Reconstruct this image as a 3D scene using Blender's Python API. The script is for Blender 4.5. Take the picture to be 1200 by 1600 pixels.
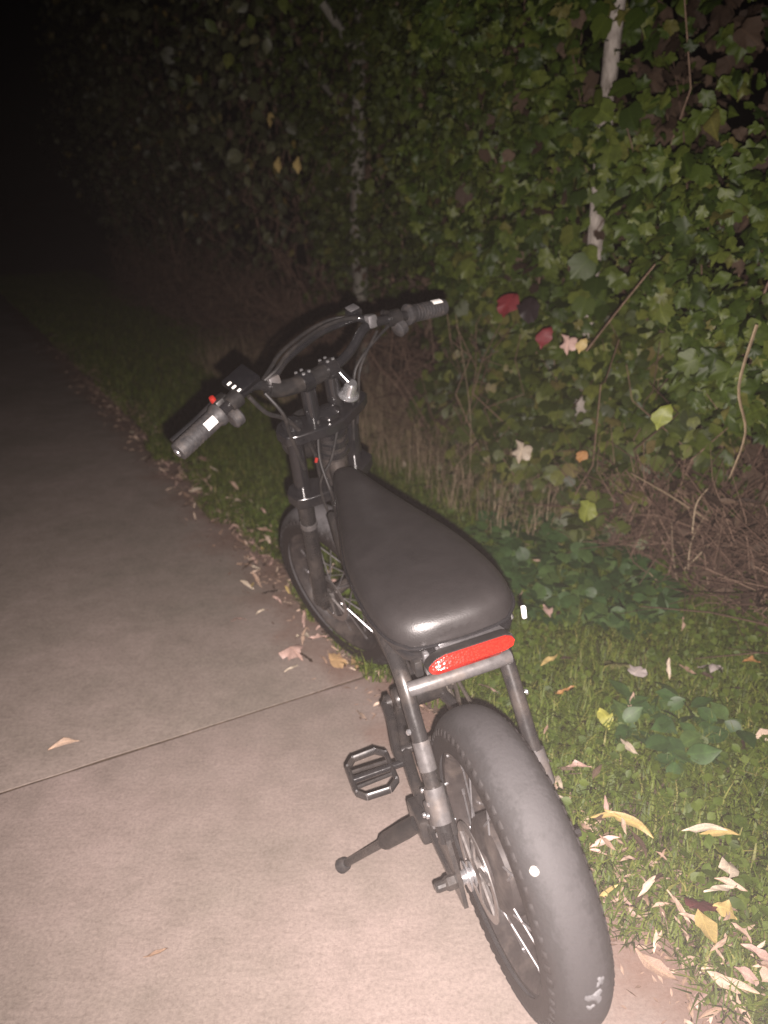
import bpy, bmesh, math, random
import numpy as np
from mathutils import Vector, Matrix

random.seed(7)
rng = np.random.default_rng(11)
for o in list(bpy.data.objects):
    bpy.data.objects.remove(o)
sc = bpy.context.scene
col = sc.collection

# ------------------------------------------------------------------ camera
CAM_H, F_PX, PITCH = 1.343, 1231.0, 21.9
cam = bpy.data.cameras.new("camera")
cam.sensor_fit = 'VERTICAL'
cam.sensor_height = 36.0
cam.lens = 36.0 * F_PX / 1600.0
cam.clip_start = 0.02
cam.clip_end = 500.0
cam.dof.use_dof = True
cam.dof.focus_distance = 1.45
cam.dof.aperture_fstop = 3.0
cam_o = bpy.data.objects.new("camera", cam)
col.objects.link(cam_o)
cam_o.location = (0, 0, CAM_H)
cam_o.rotation_euler = (math.radians(90 - PITCH), 0, 0)
sc.camera = cam_o

# ------------------------------------------------------------------ night sky, moon, phone flash
world = bpy.data.worlds.new("World")
sc.world = world
world.use_nodes = True
wn = world.node_tree
sky = wn.nodes.new('ShaderNodeTexSky')
sky.sky_type = 'NISHITA'
sky.sun_disc = False
sky.sun_elevation = math.radians(35)
sky.sun_rotation = math.radians(160)
wn.links.new(sky.outputs['Color'], wn.nodes['Background'].inputs['Color'])
wn.nodes['Background'].inputs['Strength'].default_value = 0.00003

moon = bpy.data.lights.new("moon", 'SUN')
moon.energy = 0.002
moon.angle = math.radians(0.5)
moon_o = bpy.data.objects.new("moon", moon)
col.objects.link(moon_o)
moon_o.rotation_euler = (math.radians(55), 0, math.radians(160))

# the photograph is lit by the LED flash of the phone that took it
flash = bpy.data.lights.new("phone_flash", 'SPOT')
flash.energy = 485.0
flash.color = (1.0, 0.88, 0.835)
flash.spot_size = math.radians(110)
flash.spot_blend = 0.9
flash.shadow_soft_size = 0.006
flash_o = bpy.data.objects.new("phone_flash", flash)
col.objects.link(flash_o)
flash_o.location = (0.018, 0.015, CAM_H - 0.052)
flash_o.rotation_euler = (math.radians(90 - PITCH - 3), 0, 0)

sc.view_settings.view_transform = 'Standard'
sc.view_settings.look = 'None'
sc.view_settings.exposure = 0.0
sc.view_settings.gamma = 1.0
sc.view_settings.use_curve_mapping = False
sc.render.filter_size = 2.3
sc.render.engine = 'CYCLES'
sc.cycles.max_bounces = 5
sc.cycles.diffuse_bounces = 2
sc.cycles.glossy_bounces = 2

# ------------------------------------------------------------------ helpers
PA = math.radians(29.7)                       # the path runs 29.7 degrees left of the view
NV = np.array([math.cos(PA), math.sin(PA), 0.0])   # across the path, to the right (s)
LV = np.array([-math.sin(PA), math.cos(PA), 0.0])  # along the path, away (l)


def W(s, l, z=0.0):
    return NV * s + LV * l + np.array([0, 0, z])


def tag(o, label=None, cat=None, group=None, kind=None):
    if label: o["label"] = label
    if cat: o["category"] = cat
    if group: o["group"] = group
    if kind: o["kind"] = kind
    return o


def link(name, data, parent=None):
    o = bpy.data.objects.new(name, data)
    col.objects.link(o)
    if parent is not None:
        o.parent = parent
    return o


def empty(name, loc=(0, 0, 0)):
    o = link(name, None)
    o.location = loc
    o.empty_display_size = 0.1
    return o


class MB:
    def __init__(self):
        self.v = []
        self.f = []

    def add(self, vs, fs):
        b = len(self.v)
        self.v += [tuple(map(float, p)) for p in vs]
        self.f += [tuple(i + b for i in f) for f in fs]
        return self

    def tube(self, pts, r, n=10, caps=True, flat=None):
        pts = [Vector(p) for p in pts]
        m = len(pts)
        rs = r if isinstance(r, (list, tuple)) else [r] * m
        prev = None
        vs, fs = [], []
        for i, p in enumerate(pts):
            t = (pts[min(i + 1, m - 1)] - pts[max(i - 1, 0)]).normalized()
            if prev is None:
                a = Vector((0, 0, 1)) if abs(t.z) < 0.9 else Vector((1, 0, 0))
                u = (a - t * a.dot(t)).normalized()
            else:
                u = (prev - t * prev.dot(t)).normalized()
            prev = u
            w = t.cross(u)
            for k in range(n):
                an = 2 * math.pi * k / n
                sx = flat if flat else 1.0
                vs.append(p + (u * math.cos(an) * sx + w * math.sin(an)) * rs[i])
        for i in range(m - 1):
            for k in range(n):
                fs.append((i * n + k, i * n + (k + 1) % n, (i + 1) * n + (k + 1) % n, (i + 1) * n + k))
        if caps:
            fs.append(tuple(range(n - 1, -1, -1)))
            fs.append(tuple((m - 1) * n + k for k in range(n)))
        return self.add(vs, fs)

    def lathe(self, prof, origin, axis, n=24, closed=False):
        """prof: list of (radius, height along axis)"""
        ax = Vector(axis).normalized()
        a = Vector((0, 0, 1)) if abs(ax.z) < 0.9 else Vector((0, 1, 0))
        u = (a - ax * a.dot(ax)).normalized()
        w = ax.cross(u)
        o = Vector(origin)
        vs, fs = [], []
        m = len(prof)
        for k in range(n):
            an = 2 * math.pi * k / n
            d = u * math.cos(an) + w * math.sin(an)
            for (r, h) in prof:
                vs.append(o + d * r + ax * h)
        mm = m if closed else m - 1
        for k in range(n):
            k2 = (k + 1) % n
            for i in range(mm):
                j = (i + 1) % m
                fs.append((k * m + i, k2 * m + i, k2 * m + j, k * m + j))
        return self.add(vs, fs)

    def box(self, c, size, rot=None, bev=0.0):
        bm = bmesh.new()
        bmesh.ops.create_cube(bm, size=1.0)
        bmesh.ops.scale(bm, vec=size, verts=bm.verts)
        if bev > 0:
            bmesh.ops.bevel(bm, geom=list(bm.edges), offset=bev, segments=2, profile=0.5, affect='EDGES')
        R = rot.to_3x3() if rot is not None else Matrix.Identity(3)
        bm.verts.index_update()
        vs = [R @ v.co + Vector(c) for v in bm.verts]
        fs = [tuple(v.index for v in f.verts) for f in bm.faces]
        bm.free()
        return self.add(vs, fs)

    def prism(self, outline, h, origin, X, Y, Z):
        """outline in (X,Y) extruded by h along Z"""
        o, X, Y, Z = Vector(origin), Vector(X), Vector(Y), Vector(Z)
        n = len(outline)
        vs = [o + X * a + Y * b for a, b in outline] + [o + X * a + Y * b + Z * h for a, b in outline]
        fs = [tuple(range(n - 1, -1, -1)), tuple(range(n, 2 * n))]
        fs += [(i, (i + 1) % n, n + (i + 1) % n, n + i) for i in range(n)]
        return self.add(vs, fs)

    def xf(self, fn):
        self.v = [tuple(fn(Vector(p))) for p in self.v]
        return self

    def build(self, name, mat, parent=None, smooth=40):
        me = bpy.data.meshes.new(name)
        me.from_pydata(self.v, [], self.f)
        if smooth:
            me.shade_smooth()
            me.set_sharp_from_angle(angle=math.radians(smooth))
        me.materials.append(mat)
        bm = bmesh.new()
        bm.from_mesh(me)
        bmesh.ops.recalc_face_normals(bm, faces=bm.faces)
        bm.to_mesh(me)
        bm.free()
        return link(name, me, parent)


def spline(pts, per=6):
    P = [Vector(p) for p in pts]
    out = []
    for i in range(len(P) - 1):
        p0, p1, p2, p3 = P[max(i - 1, 0)], P[i], P[i + 1], P[min(i + 2, len(P) - 1)]
        for k in range(per):
            t = k / per
            out.append(0.5 * ((2 * p1) + (p2 - p0) * t + (2 * p0 - 5 * p1 + 4 * p2 - p3) * t * t + (3 * p1 - p0 - 3 * p2 + p3) * t ** 3))
    out.append(P[-1])
    return out


# ------------------------------------------------------------------ materials
def new_mat(name):
    m = bpy.data.materials.new(name)
    m.use_nodes = True
    return m, m.node_tree, m.node_tree.nodes['Principled BSDF']


def nd(nt, t, **kw):
    n = nt.nodes.new(t)
    for k, v in kw.items():
        setattr(n, k, v)
    return n


def ramp(nt, stops, fac, interp='LINEAR'):
    r = nd(nt, 'ShaderNodeValToRGB')
    r.color_ramp.interpolation = interp
    el = r.color_ramp.elements
    while len(el) < len(stops):
        el.new(0.5)
    for e, (p, c) in zip(el, stops):
        e.position = p
        e.color = (*c, 1) if len(c) == 3 else c
    if fac is not None:
        nt.links.new(fac, r.inputs[0])
    return r.outputs[0]


def noise(nt, scale, detail=4, rough=0.55, coord=None, dist=0.0):
    n = nd(nt, 'ShaderNodeTexNoise')
    n.inputs['Scale'].default_value = scale
    n.inputs['Detail'].default_value = detail
    n.inputs['Roughness'].default_value = rough
    n.inputs['Distortion'].default_value = dist
    if coord is not None:
        nt.links.new(coord, n.inputs['Vector'])
    return n.outputs['Fac']


def mixc(nt, a, b, fac, mode='MIX'):
    m = nd(nt, 'ShaderNodeMix', data_type='RGBA', blend_type=mode)
    if isinstance(fac, (int, float)):
        m.inputs[0].default_value = fac
    else:
        nt.links.new(fac, m.inputs[0])
    for sock, v in ((m.inputs[6], a), (m.inputs[7], b)):
        if isinstance(v, tuple):
            sock.default_value = (*v, 1)
        else:
            nt.links.new(v, sock)
    return m.outputs[2]


def mth(nt, op, a, b=None, clamp=False):
    m = nd(nt, 'ShaderNodeMath', operation=op)
    m.use_clamp = clamp
    for i, v in enumerate((a, b)):
        if v is None: continue
        if isinstance(v, (int, float)):
            m.inputs[i].default_value = v
        else:
            nt.links.new(v, m.inputs[i])
    return m.outputs[0]


def bump(nt, bsdf, h, strength, dist=0.01):
    b = nd(nt, 'ShaderNodeBump')
    b.inputs['Strength'].default_value = strength
    b.inputs['Distance'].default_value = dist
    nt.links.new(h, b.inputs['Height'])
    nt.links.new(b.outputs[0], bsdf.inputs['Normal'])


def obj_coord(nt):
    return nd(nt, 'ShaderNodeTexCoord').outputs['Object']


def simple(name, colr, rough=0.5, metal=0.0, spec=0.5, wear=0.25, dust=None, scale=60.0, coat=0.0, bmp=0.0):
    m, nt, b = new_mat(name)
    co = obj_coord(nt)
    n1 = noise(nt, scale, 5, 0.6, co)
    dark = tuple(c * (1 - wear) for c in colr)
    light = tuple(min(1, c * (1 + wear)) for c in colr)
    c = ramp(nt, [(0.3, dark), (0.7, light)], n1)
    if dust:
        n2 = noise(nt, scale * 0.35, 6, 0.7, co)
        f = ramp(nt, [(0.48, (0, 0, 0)), (0.75, (1, 1, 1))], n2)
        c = mixc(nt, c, dust[0], mth(nt, 'MULTIPLY', f, dust[1]))
    nt.links.new(c, b.inputs['Base Color'])
    r = ramp(nt, [(0.25, (rough * 0.75,) * 3), (0.75, (min(1, rough * 1.25),) * 3)], noise(nt, scale * 1.7, 4, 0.6, co))
    nt.links.new(r, b.inputs['Roughness'])
    b.inputs['Metallic'].default_value = metal
    b.inputs['Specular IOR Level'].default_value = spec
    b.inputs['Coat Weight'].default_value = coat
    if bmp:
        bump(nt, b, noise(nt, scale * 6, 3, 0.6, co), bmp, 0.001)
    return m


M = {}
DUST = (0.16, 0.13, 0.11)
M['paint'] = simple('black_frame_paint', (0.017, 0.016, 0.016), 0.30, 0, 0.6, 0.2, (DUST, 0.28), 40)
M['gloss'] = simple('gloss_black_metal', (0.010, 0.010, 0.011), 0.17, 0, 0.7, 0.2, (DUST, 0.06), 40)
M['dark'] = simple('dark_plastic', (0.012, 0.0115, 0.0115), 0.42, 0, 0.45, 0.25, (DUST, 0.14), 70)
M['alloy'] = simple('grey_alloy', (0.42, 0.41, 0.42), 0.32, 0.85, 0.5, 0.2, (DUST, 0.3), 80)
M['steel'] = simple('bright_steel', (0.72, 0.72, 0.74), 0.25, 0.9, 0.5, 0.12, None, 80)
M['greyframe'] = simple('dusty_grey_metal', (0.085, 0.08, 0.08), 0.42, 0.25, 0.5, 0.3, (DUST, 0.6), 60)
M['panel'] = simple('dark_side_panel', (0.030, 0.028, 0.027), 0.55, 0, 0.4, 0.15, (DUST, 0.4), 45, bmp=0.2)
M['rubber'] = simple('grip_rubber', (0.026, 0.025, 0.026), 0.55, 0, 0.4, 0.25, (DUST, 0.3), 120, bmp=0.35)
M['white'] = simple('white_reflective', (0.86, 0.84, 0.80), 0.35, 0, 0.5, 0.06, None, 80)
M['red'] = simple('red_plastic', (0.22, 0.014, 0.010), 0.35, 0, 0.5, 0.1, None, 80)
M['chain'] = simple('chain_steel', (0.16, 0.14, 0.12), 0.4, 0.7, 0.5, 0.3, (DUST, 0.4), 120)
M['disc'] = simple('brake_disc_steel', (0.30, 0.28, 0.27), 0.35, 0.8, 0.5, 0.2, (DUST, 0.5), 60)
M['rim'] = simple('black_rim', (0.028, 0.024, 0.023), 0.45, 0, 0.45, 0.25, (DUST, 0.45), 50)
M['screen'] = simple('display_glass', (0.004, 0.004, 0.005), 0.35, 0, 0.5, 0.1, None, 50)
M['scuff'] = simple('scuff', (0.12, 0.12, 0.125), 0.8, 0, 0.3, 0.3, None, 200)
M['chalk'] = simple('pale_splash', (0.50, 0.47, 0.42), 0.8, 0, 0.3, 0.1, None, 90)


def mat_seat():
    m, nt, b = new_mat('black_vinyl')
    co = obj_coord(nt)
    c = ramp(nt, [(0.3, (0.013, 0.012, 0.012)), (0.7, (0.020, 0.018, 0.018))], noise(nt, 14, 6, 0.65, co))
    nt.links.new(c, b.inputs['Base Color'])
    nt.links.new(ramp(nt, [(0.3, (0.36,) * 3), (0.7, (0.48,) * 3)], noise(nt, 30, 4, 0.6, co)), b.inputs['Roughness'])
    v = nd(nt, 'ShaderNodeTexVoronoi')
    v.inputs['Scale'].default_value = 420
    nt.links.new(co, v.inputs['Vector'])
    bump(nt, b, v.outputs['Distance'], 0.25, 0.0006)
    return m


M['seat'] = mat_seat()


def mat_tyre(dustk=1.0):
    """black rubber; road dust ground into the crown (UV y = distance across the section)"""
    m, nt, b = new_mat('dusty_tyre_rubber')
    co = obj_coord(nt)
    at = nd(nt, 'ShaderNodeAttribute', attribute_name='crown')
    n1 = noise(nt, 26, 6, 0.7, co)
    n2 = noise(nt, 140, 4, 0.65, co)
    f = mth(nt, 'ADD', at.outputs['Fac'], mth(nt, 'MULTIPLY', mth(nt, 'SUBTRACT', n1, 0.5), 1.0))
    f = mth(nt, 'ADD', f, mth(nt, 'MULTIPLY', mth(nt, 'SUBTRACT', n2, 0.5), 0.5))
    dust = ramp(nt, [(0.22, (0.012, 0.009, 0.008)), (0.48, (0.024, 0.022, 0.022)), (0.72, (0.018 * dustk, 0.0175 * dustk, 0.018 * dustk)), (0.95, (0.028 * dustk, 0.027 * dustk, 0.028 * dustk))], f)
    nt.links.new(dust, b.inputs['Base Color'])
    b.inputs['Roughness'].default_value = 0.72
    b.inputs['Specular IOR Level'].default_value = 0.3
    bump(nt, b, n2, 0.5, 0.002)
    return m


M['tyre'] = mat_tyre(1.35)
M['tyre_front'] = mat_tyre(3.4)


def mat_tail():
    m, nt, b = new_mat('red_lens')
    co = obj_coord(nt)
    v = nd(nt, 'ShaderNodeTexVoronoi')
    v.inputs['Scale'].default_value = 260
    nt.links.new(co, v.inputs['Vector'])
    c = ramp(nt, [(0.1, (0.40, 0.016, 0.008)), (0.6, (0.30, 0.009, 0.005))], v.outputs['Distance'])
    nt.links.new(c, b.inputs['Base Color'])
    b.inputs['Roughness'].default_value = 0.22
    b.inputs['Coat Weight'].default_value = 0.6
    b.inputs['Coat Roughness'].default_value = 0.08
    # the lamp is on: a faint glow of its own
    b.inputs['Emission Color'].default_value = (1.0, 0.05, 0.02, 1)
    b.inputs['Emission Strength'].default_value = 0.06
    bump(nt, b, v.outputs['Distance'], 0.3, 0.002)
    return m


M['tail'] = mat_tail()


def mat_concrete():
    m, nt, b = new_mat('brushed_concrete')
    co = obj_coord(nt)
    # per-slab tint; it also lightens the far slabs against flash falloff
    oi = nd(nt, 'ShaderNodeObjectInfo')
    big = noise(nt, 1.7, 5, 0.6, co)
    mid = noise(nt, 11, 6, 0.65, co)
    fine = noise(nt, 120, 6, 0.8, co)
    c = ramp(nt, [(0.25, (0.212, 0.178, 0.164)), (0.5, (0.250, 0.210, 0.195)), (0.75, (0.286, 0.240, 0.225))], mid)
    c = mixc(nt, c, ramp(nt, [(0.3, (0.75, 0.76, 0.70)), (0.7, (1.12, 1.06, 1.04))], big), 1.0, 'MULTIPLY')
    # brushed finish: fine streaks across the path
    mp = nd(nt, 'ShaderNodeMapping')
    mp.inputs['Rotation'].default_value = (0, 0, -PA)
    mp.inputs['Scale'].default_value = (22, 85, 60)
    nt.links.new(co, mp.inputs['Vector'])
    br = noise(nt, 1.0, 4, 0.7, mp.outputs[0])
    c = mixc(nt, c, ramp(nt, [(0.3, (0.93,) * 3), (0.7, (1.05,) * 3)], br), 1.0, 'MULTIPLY')
    c = mixc(nt, c, ramp(nt, [(0.32, (0.74, 0.72, 0.71)), (0.5, (1.0,) * 3), (0.68, (1.22, 1.21, 1.2))], fine), 1.0, 'MULTIPLY')
    # dark pits / grit
    v = nd(nt, 'ShaderNodeTexVoronoi')
    v.inputs['Scale'].default_value = 70
    nt.links.new(co, v.inputs['Vector'])
    pit = ramp(nt, [(0.05, (1, 1, 1)), (0.13, (0, 0, 0))], v.outputs['Distance'])
    gate = ramp(nt, [(0.56, (0, 0, 0)), (0.62, (1, 1, 1))], noise(nt, 37, 2, 0.5, co))
    c = mixc(nt, c, (0.11, 0.085, 0.072), mth(nt, 'MULTIPLY', mth(nt, 'MULTIPLY', pit, gate), 0.55))
    # red-brown leaf stain in a band along the right-hand edge
    sp = nd(nt, 'ShaderNodeVectorMath', operation='DOT_PRODUCT')
    sp.inputs[1].default_value = tuple(NV)
    nt.links.new(co, sp.inputs[0])
    s = mth(nt, 'ADD', sp.outputs['Value'], mth(nt, 'MULTIPLY', mth(nt, 'SUBTRACT', noise(nt, 4.5, 5, 0.7, co), 0.5), 0.55))
    st = ramp(nt, [(0.0, (0, 0, 0)), (0.80, (0, 0, 0)), (0.98, (1, 1, 1))], s)
    c = mixc(nt, c, oi.outputs['Color'], 1.0, 'MULTIPLY')
    c = mixc(nt, c, mixc(nt, (0.20, 0.105, 0.075), (0.125, 0.07, 0.05), mid), mth(nt, 'MULTIPLY', st, 0.62))
    nt.links.new(c, b.inputs['Base Color'])
    b.inputs['Roughness'].default_value = 0.9
    b.inputs['Specular IOR Level'].default_value = 0.2
    h = mth(nt, 'ADD', mth(nt, 'MULTIPLY', fine, 0.6), mth(nt, 'MULTIPLY', br, 0.15))
    bump(nt, b, h, 0.6, 0.004)
    return m


M['concrete'] = mat_concrete()


def mat_soil(name='soil', a=(0.055, 0.038, 0.027), c2=(0.14, 0.098, 0.070)):
    m, nt, b = new_mat(name)
    co = obj_coord(nt)
    n = noise(nt, 24, 6, 0.7, co)
    c = ramp(nt, [(0.3, a), (0.7, c2)], n)
    nt.links.new(c, b.inputs['Base Color'])
    b.inputs['Roughness'].default_value = 0.95
    bump(nt, b, noise(nt, 80, 5, 0.7, co), 0.8, 0.01)
    return m


M['soil'] = mat_soil()


def mat_leaf(name, stops, rough=0.45, spec=0.35, vein=0.35, blotch=0.3, trans=0.0):
    m, nt, b = new_mat(name)
    geo = nd(nt, 'ShaderNodeNewGeometry')
    oi = nd(nt, 'ShaderNodeObjectInfo')
    r = mth(nt, 'FRACT', mth(nt, 'ADD', geo.outputs['Random Per Island'], oi.outputs['Random']))
    c = ramp(nt, stops, r)
    co = obj_coord(nt)
    n = noise(nt, 45, 4, 0.6, co)
    c = mixc(nt, c, ramp(nt, [(0.3, (1 - blotch,) * 3), (0.7, (1 + blotch,) * 3)], n), 1.0, 'MULTIPLY')
    if vein:
        uv = nd(nt, 'ShaderNodeUVMap')
        sx = nd(nt, 'ShaderNodeSeparateXYZ')
        nt.links.new(uv.outputs[0], sx.inputs[0])
        ax = mth(nt, 'ABSOLUTE', mth(nt, 'SUBTRACT', sx.outputs[0], 0.5))
        mid = mth(nt, 'LESS_THAN', ax, 0.022)
        w = mth(nt, 'SINE', mth(nt, 'MULTIPLY', mth(nt, 'SUBTRACT', sx.outputs[1], mth(nt, 'MULTIPLY', ax, 0.8)), 42.0))
        side = mth(nt, 'GREATER_THAN', w, 0.88)
        f = mth(nt, 'MULTIPLY', mth(nt, 'MAXIMUM', mid, mth(nt, 'MULTIPLY', side, 0.6)), vein)
        c = mixc(nt, c, mixc(nt, c, (1.9, 1.8, 1.6), 1.0, 'MULTIPLY'), f)
    nt.links.new(c, b.inputs['Base Color'])
    b.inputs['Roughness'].default_value = rough
    b.inputs['Specular IOR Level'].default_value = spec
    return m


G = [(0.0, (0.0123, 0.0234, 0.0031)), (0.35, (0.0281, 0.0468, 0.0063)), (0.7, (0.0484, 0.0683, 0.0105)), (0.93, (0.0731, 0.0917, 0.0176)), (1.0, (0.0787, 0.0727, 0.0195))]
M['leaf_vine'] = mat_leaf('vine_leaf', G, 0.5, 0.25)
M['leaf_shrub'] = mat_leaf('shrub_leaf', [(0.0, (0.0123, 0.0190, 0.0027)), (0.5, (0.0270, 0.0379, 0.0059)), (0.93, (0.0478, 0.0607, 0.0117)), (1.0, (0.0675, 0.0632, 0.0156))], 0.55, 0.22)
M['leaf_far'] = mat_leaf('far_leaf', [(0.0, (0.0225, 0.0255, 0.0104)), (0.6, (0.0480, 0.0525, 0.0234)), (0.94, (0.0863, 0.0900, 0.0455)), (1.0, (0.1650, 0.1200, 0.0325))], 0.5, 0.4)
M['leaf_low'] = mat_leaf('bramble_leaf', [(0.0, (0.0178, 0.0271, 0.0052)), (0.4, (0.0330, 0.0471, 0.0086)), (0.75, (0.0558, 0.0714, 0.0138)), (0.92, (0.0889, 0.1035, 0.0194)), (1.0, (0.1143, 0.0928, 0.0366))], 0.5, 0.3)
M['leaf_dead'] = mat_leaf('dead_leaf', [(0.0, (0.0255, 0.0165, 0.0112)), (0.5, (0.0465, 0.0307, 0.0210)), (1.0, (0.0863, 0.0600, 0.0420))], 0.7, 0.2, 0.25)
M['grass'] = mat_leaf('grass_blade', [(0.0, (0.0290, 0.0473, 0.0052)), (0.45, (0.0636, 0.0946, 0.0111)), (0.82, (0.1003, 0.1288, 0.0186)), (0.94, (0.1176, 0.1222, 0.0278)), (1.0, (0.2076, 0.1914, 0.0594))], 0.55, 0.25, 0, 0.2)
M['clover'] = mat_leaf('clover_leaf', [(0.0, (0.0289, 0.0501, 0.0058)), (0.5, (0.0470, 0.0760, 0.0091)), (1.0, (0.0692, 0.0984, 0.0135))], 0.55, 0.25, 0.2, 0.2)
M['ivy'] = mat_leaf('ground_ivy_leaf', [(0.0, (0.0185, 0.0431, 0.0123)), (0.6, (0.0314, 0.0673, 0.0182)), (1.0, (0.0499, 0.0862, 0.0234))], 0.5, 0.3, 0.3)
M['litter'] = mat_leaf('litter', [(0.0, (0.10, 0.062, 0.045)), (0.5, (0.20, 0.135, 0.10)), (1.0, (0.36, 0.26, 0.20))], 0.8, 0.2, 0)
M['twig'] = mat_leaf('brown_twig', [(0.0, (0.0522, 0.0314, 0.0227)), (0.6, (0.1102, 0.0694, 0.0508)), (1.0, (0.2204, 0.1512, 0.1080))], 0.8, 0.2, 0)
M['straw'] = mat_leaf('straw', [(0.0, (0.1418, 0.1013, 0.0634)), (1.0, (0.3038, 0.2379, 0.1560))], 0.65, 0.3, 0)
M['tan'] = mat_leaf('tan_leaf', [(0.0, (0.2040, 0.1360, 0.0978)), (0.35, (0.3060, 0.2167, 0.1615)), (0.75, (0.3910, 0.2890, 0.2253)), (1.0, (0.4590, 0.3655, 0.2890))], 0.6, 0.3, 0.3)
for nm, c in dict(yellow=(0.33, 0.25, 0.10), yellowgreen=(0.25, 0.25, 0.05), palegreen=(0.30, 0.30, 0.12), cream=(0.40, 0.34, 0.265), pink=(0.36, 0.245, 0.21), grey=(0.36, 0.32, 0.30), crimson=(0.12, 0.016, 0.02), purple=(0.014, 0.009, 0.010), maroon=(0.075, 0.024, 0.024), orange=(0.34, 0.18, 0.07), lime=(0.15, 0.175, 0.03), dull=(0.38, 0.25, 0.13)).items():
    M['lf_' + nm] = mat_leaf(nm + '_leaf', [(0.0, tuple(x * 0.85 for x in c)), (1.0, tuple(min(1, x * 1.1) for x in c))], 0.5, 0.35, 0.3)


def mat_bark(name, a, b2, scale=9):
    m, nt, b = new_mat(name)
    co = obj_coord(nt)
    mp = nd(nt, 'ShaderNodeMapping')
    mp.inputs['Scale'].default_value = (1, 1, 0.35)
    nt.links.new(co, mp.inputs['Vector'])
    n = noise(nt, scale, 6, 0.7, mp.outputs[0])
    nt.links.new(ramp(nt, [(0.35, a), (0.62, b2)], n), b.inputs['Base Color'])
    b.inputs['Roughness'].default_value = 0.85
    bump(nt, b, noise(nt, scale * 5, 5, 0.7, mp.outputs[0]), 0.7, 0.01)
    return m


M['bark'] = mat_bark('pale_bark', (0.07, 0.064, 0.05), (0.19, 0.18, 0.15))
M['post'] = mat_bark('weathered_white_post', (0.13, 0.11, 0.09), (0.50, 0.45, 0.40), 22)

# ------------------------------------------------------------------ setting: ground, path, verge
S_EDGE = 1.03


def sheet(name, s0, s1, l0, l1, ns, nl, zf, mat):
    vs, fs = [], []
    for i in range(ns + 1):
        for j in range(nl + 1):
            s = s0 + (s1 - s0) * i / ns
            l = l0 + (l1 - l0) * j / nl
            vs.append(W(s, l, zf(s, l)))
    for i in range(ns):
        for j in range(nl):
            a = i * (nl + 1) + j
            fs.append((a, a + nl + 1, a + nl + 2, a + 1))
    mb = MB()
    mb.add(vs, fs)
    return mb.build(name, mat, smooth=80)


g = sheet('ground', -90, 90, -60, 160, 8, 8, lambda s, l: -0.14, M['soil'])
tag(g, 'dark bare soil stretching away under the path and verge', kind='structure')


def verge_z(s, l):
    z = -0.012 + 0.014 * math.sin(2.1 * l + s) * math.sin(3.3 * s + 0.6 * l) + 0.02 * max(0, s - 1.3)
    return max(z, -0.02) - (0.004 if s < S_EDGE + 0.02 else 0)


v = sheet('verge', S_EDGE + 0.004, 9.0, -3, 45, 70, 200, verge_z, M['soil'])
tag(v, 'soil of the grass verge between path and hedge', kind='structure')
lv_ = sheet('verge_beyond', -9.0, -1.604, -3, 45, 20, 60, lambda s, l: -0.01, M['soil'])
tag(lv_, 'bare verge on the far side of the path', kind='structure')

path = tag(empty('path', tuple(W(0, 0, 0))), 'pale pinkish concrete footpath of broad slabs leading into the dark', kind='structure')
JOINTS = [-2.76 + 2.27 * k for k in range(0, 21)]
JOINTS[2] = 1.78
for k in range(len(JOINTS) - 1):
    g0, g1 = (0.0075 if k == 2 else 0.0002), (0.0075 if k == 1 else 0.0002)
    l0, l1 = JOINTS[k] + g0, JOINTS[k + 1] - g1
    zt = -0.004 if k >= 2 else 0.0
    mb = MB()
    nseg = 28 if k < 5 else 6
    e = []
    for i in range(nseg + 1):     # the near edge of each slab is chipped a little
        s = -1.6 + (S_EDGE + 1.6) * i / nseg
        e.append((s, random.uniform(-0.0020, 0.0012) * (1 if k == 2 else .2)))
    top, bot = [], []
    ring = [(s, l0 + d) for s, d in e] + [(s, l1 + random.uniform(-0.0015, 0.0015) * (1 if k == 1 else .2)) for s, d in reversed(e)]
    n = len(ring)
    cs, cl = (-1.6 + S_EDGE) / 2, (l0 + l1) / 2
    inset = [(s + (0.0015 if s < cs else -0.0015) * (1 if abs(s - cs) > (S_EDGE + 1.6) / 2 - 0.001 else 0), l + ((0.0002 if k >= 2 else 0.0015) if l < cl else (-0.0002 if k >= 2 else -0.0015))) for s, l in ring]
    vs = [W(s, l, -0.13) for s, l in ring] + [W(s, l, zt - 0.0015) for s, l in ring] + [W(s, l, zt) for s, l in inset]
    fs = []
    for i in range(n):
        j = (i + 1) % n
        fs.append((i, j, n + j, n + i))
        fs.append((n + i, n + j, 2 * n + j, 2 * n + i))
    h = nseg + 1
    for i in range(nseg):      # top strip
        fs.append((2 * n + i, 2 * n + i + 1, 2 * n + (n - 2 - i), 2 * n + (n - 1 - i)))
    mb.add(vs, fs)
    sb = mb.build('slab', M['concrete'], path, smooth=25)
    sb.color = (1, 1, 1, 1) if k < 2 else (1.08, 1.11, 1.09, 1)  # far slabs greyer, and lightened in colour to offset the flash falloff
mb = MB()
mb.add([W(-1.6, 1.770, -.0062), W(S_EDGE, 1.770, -.0062), W(S_EDGE, 1.790, -.0062), W(-1.6, 1.790, -.0062)], [(0, 1, 2, 3)])
mb.build('joint_dirt', M['soil'], path, smooth=0)


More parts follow.
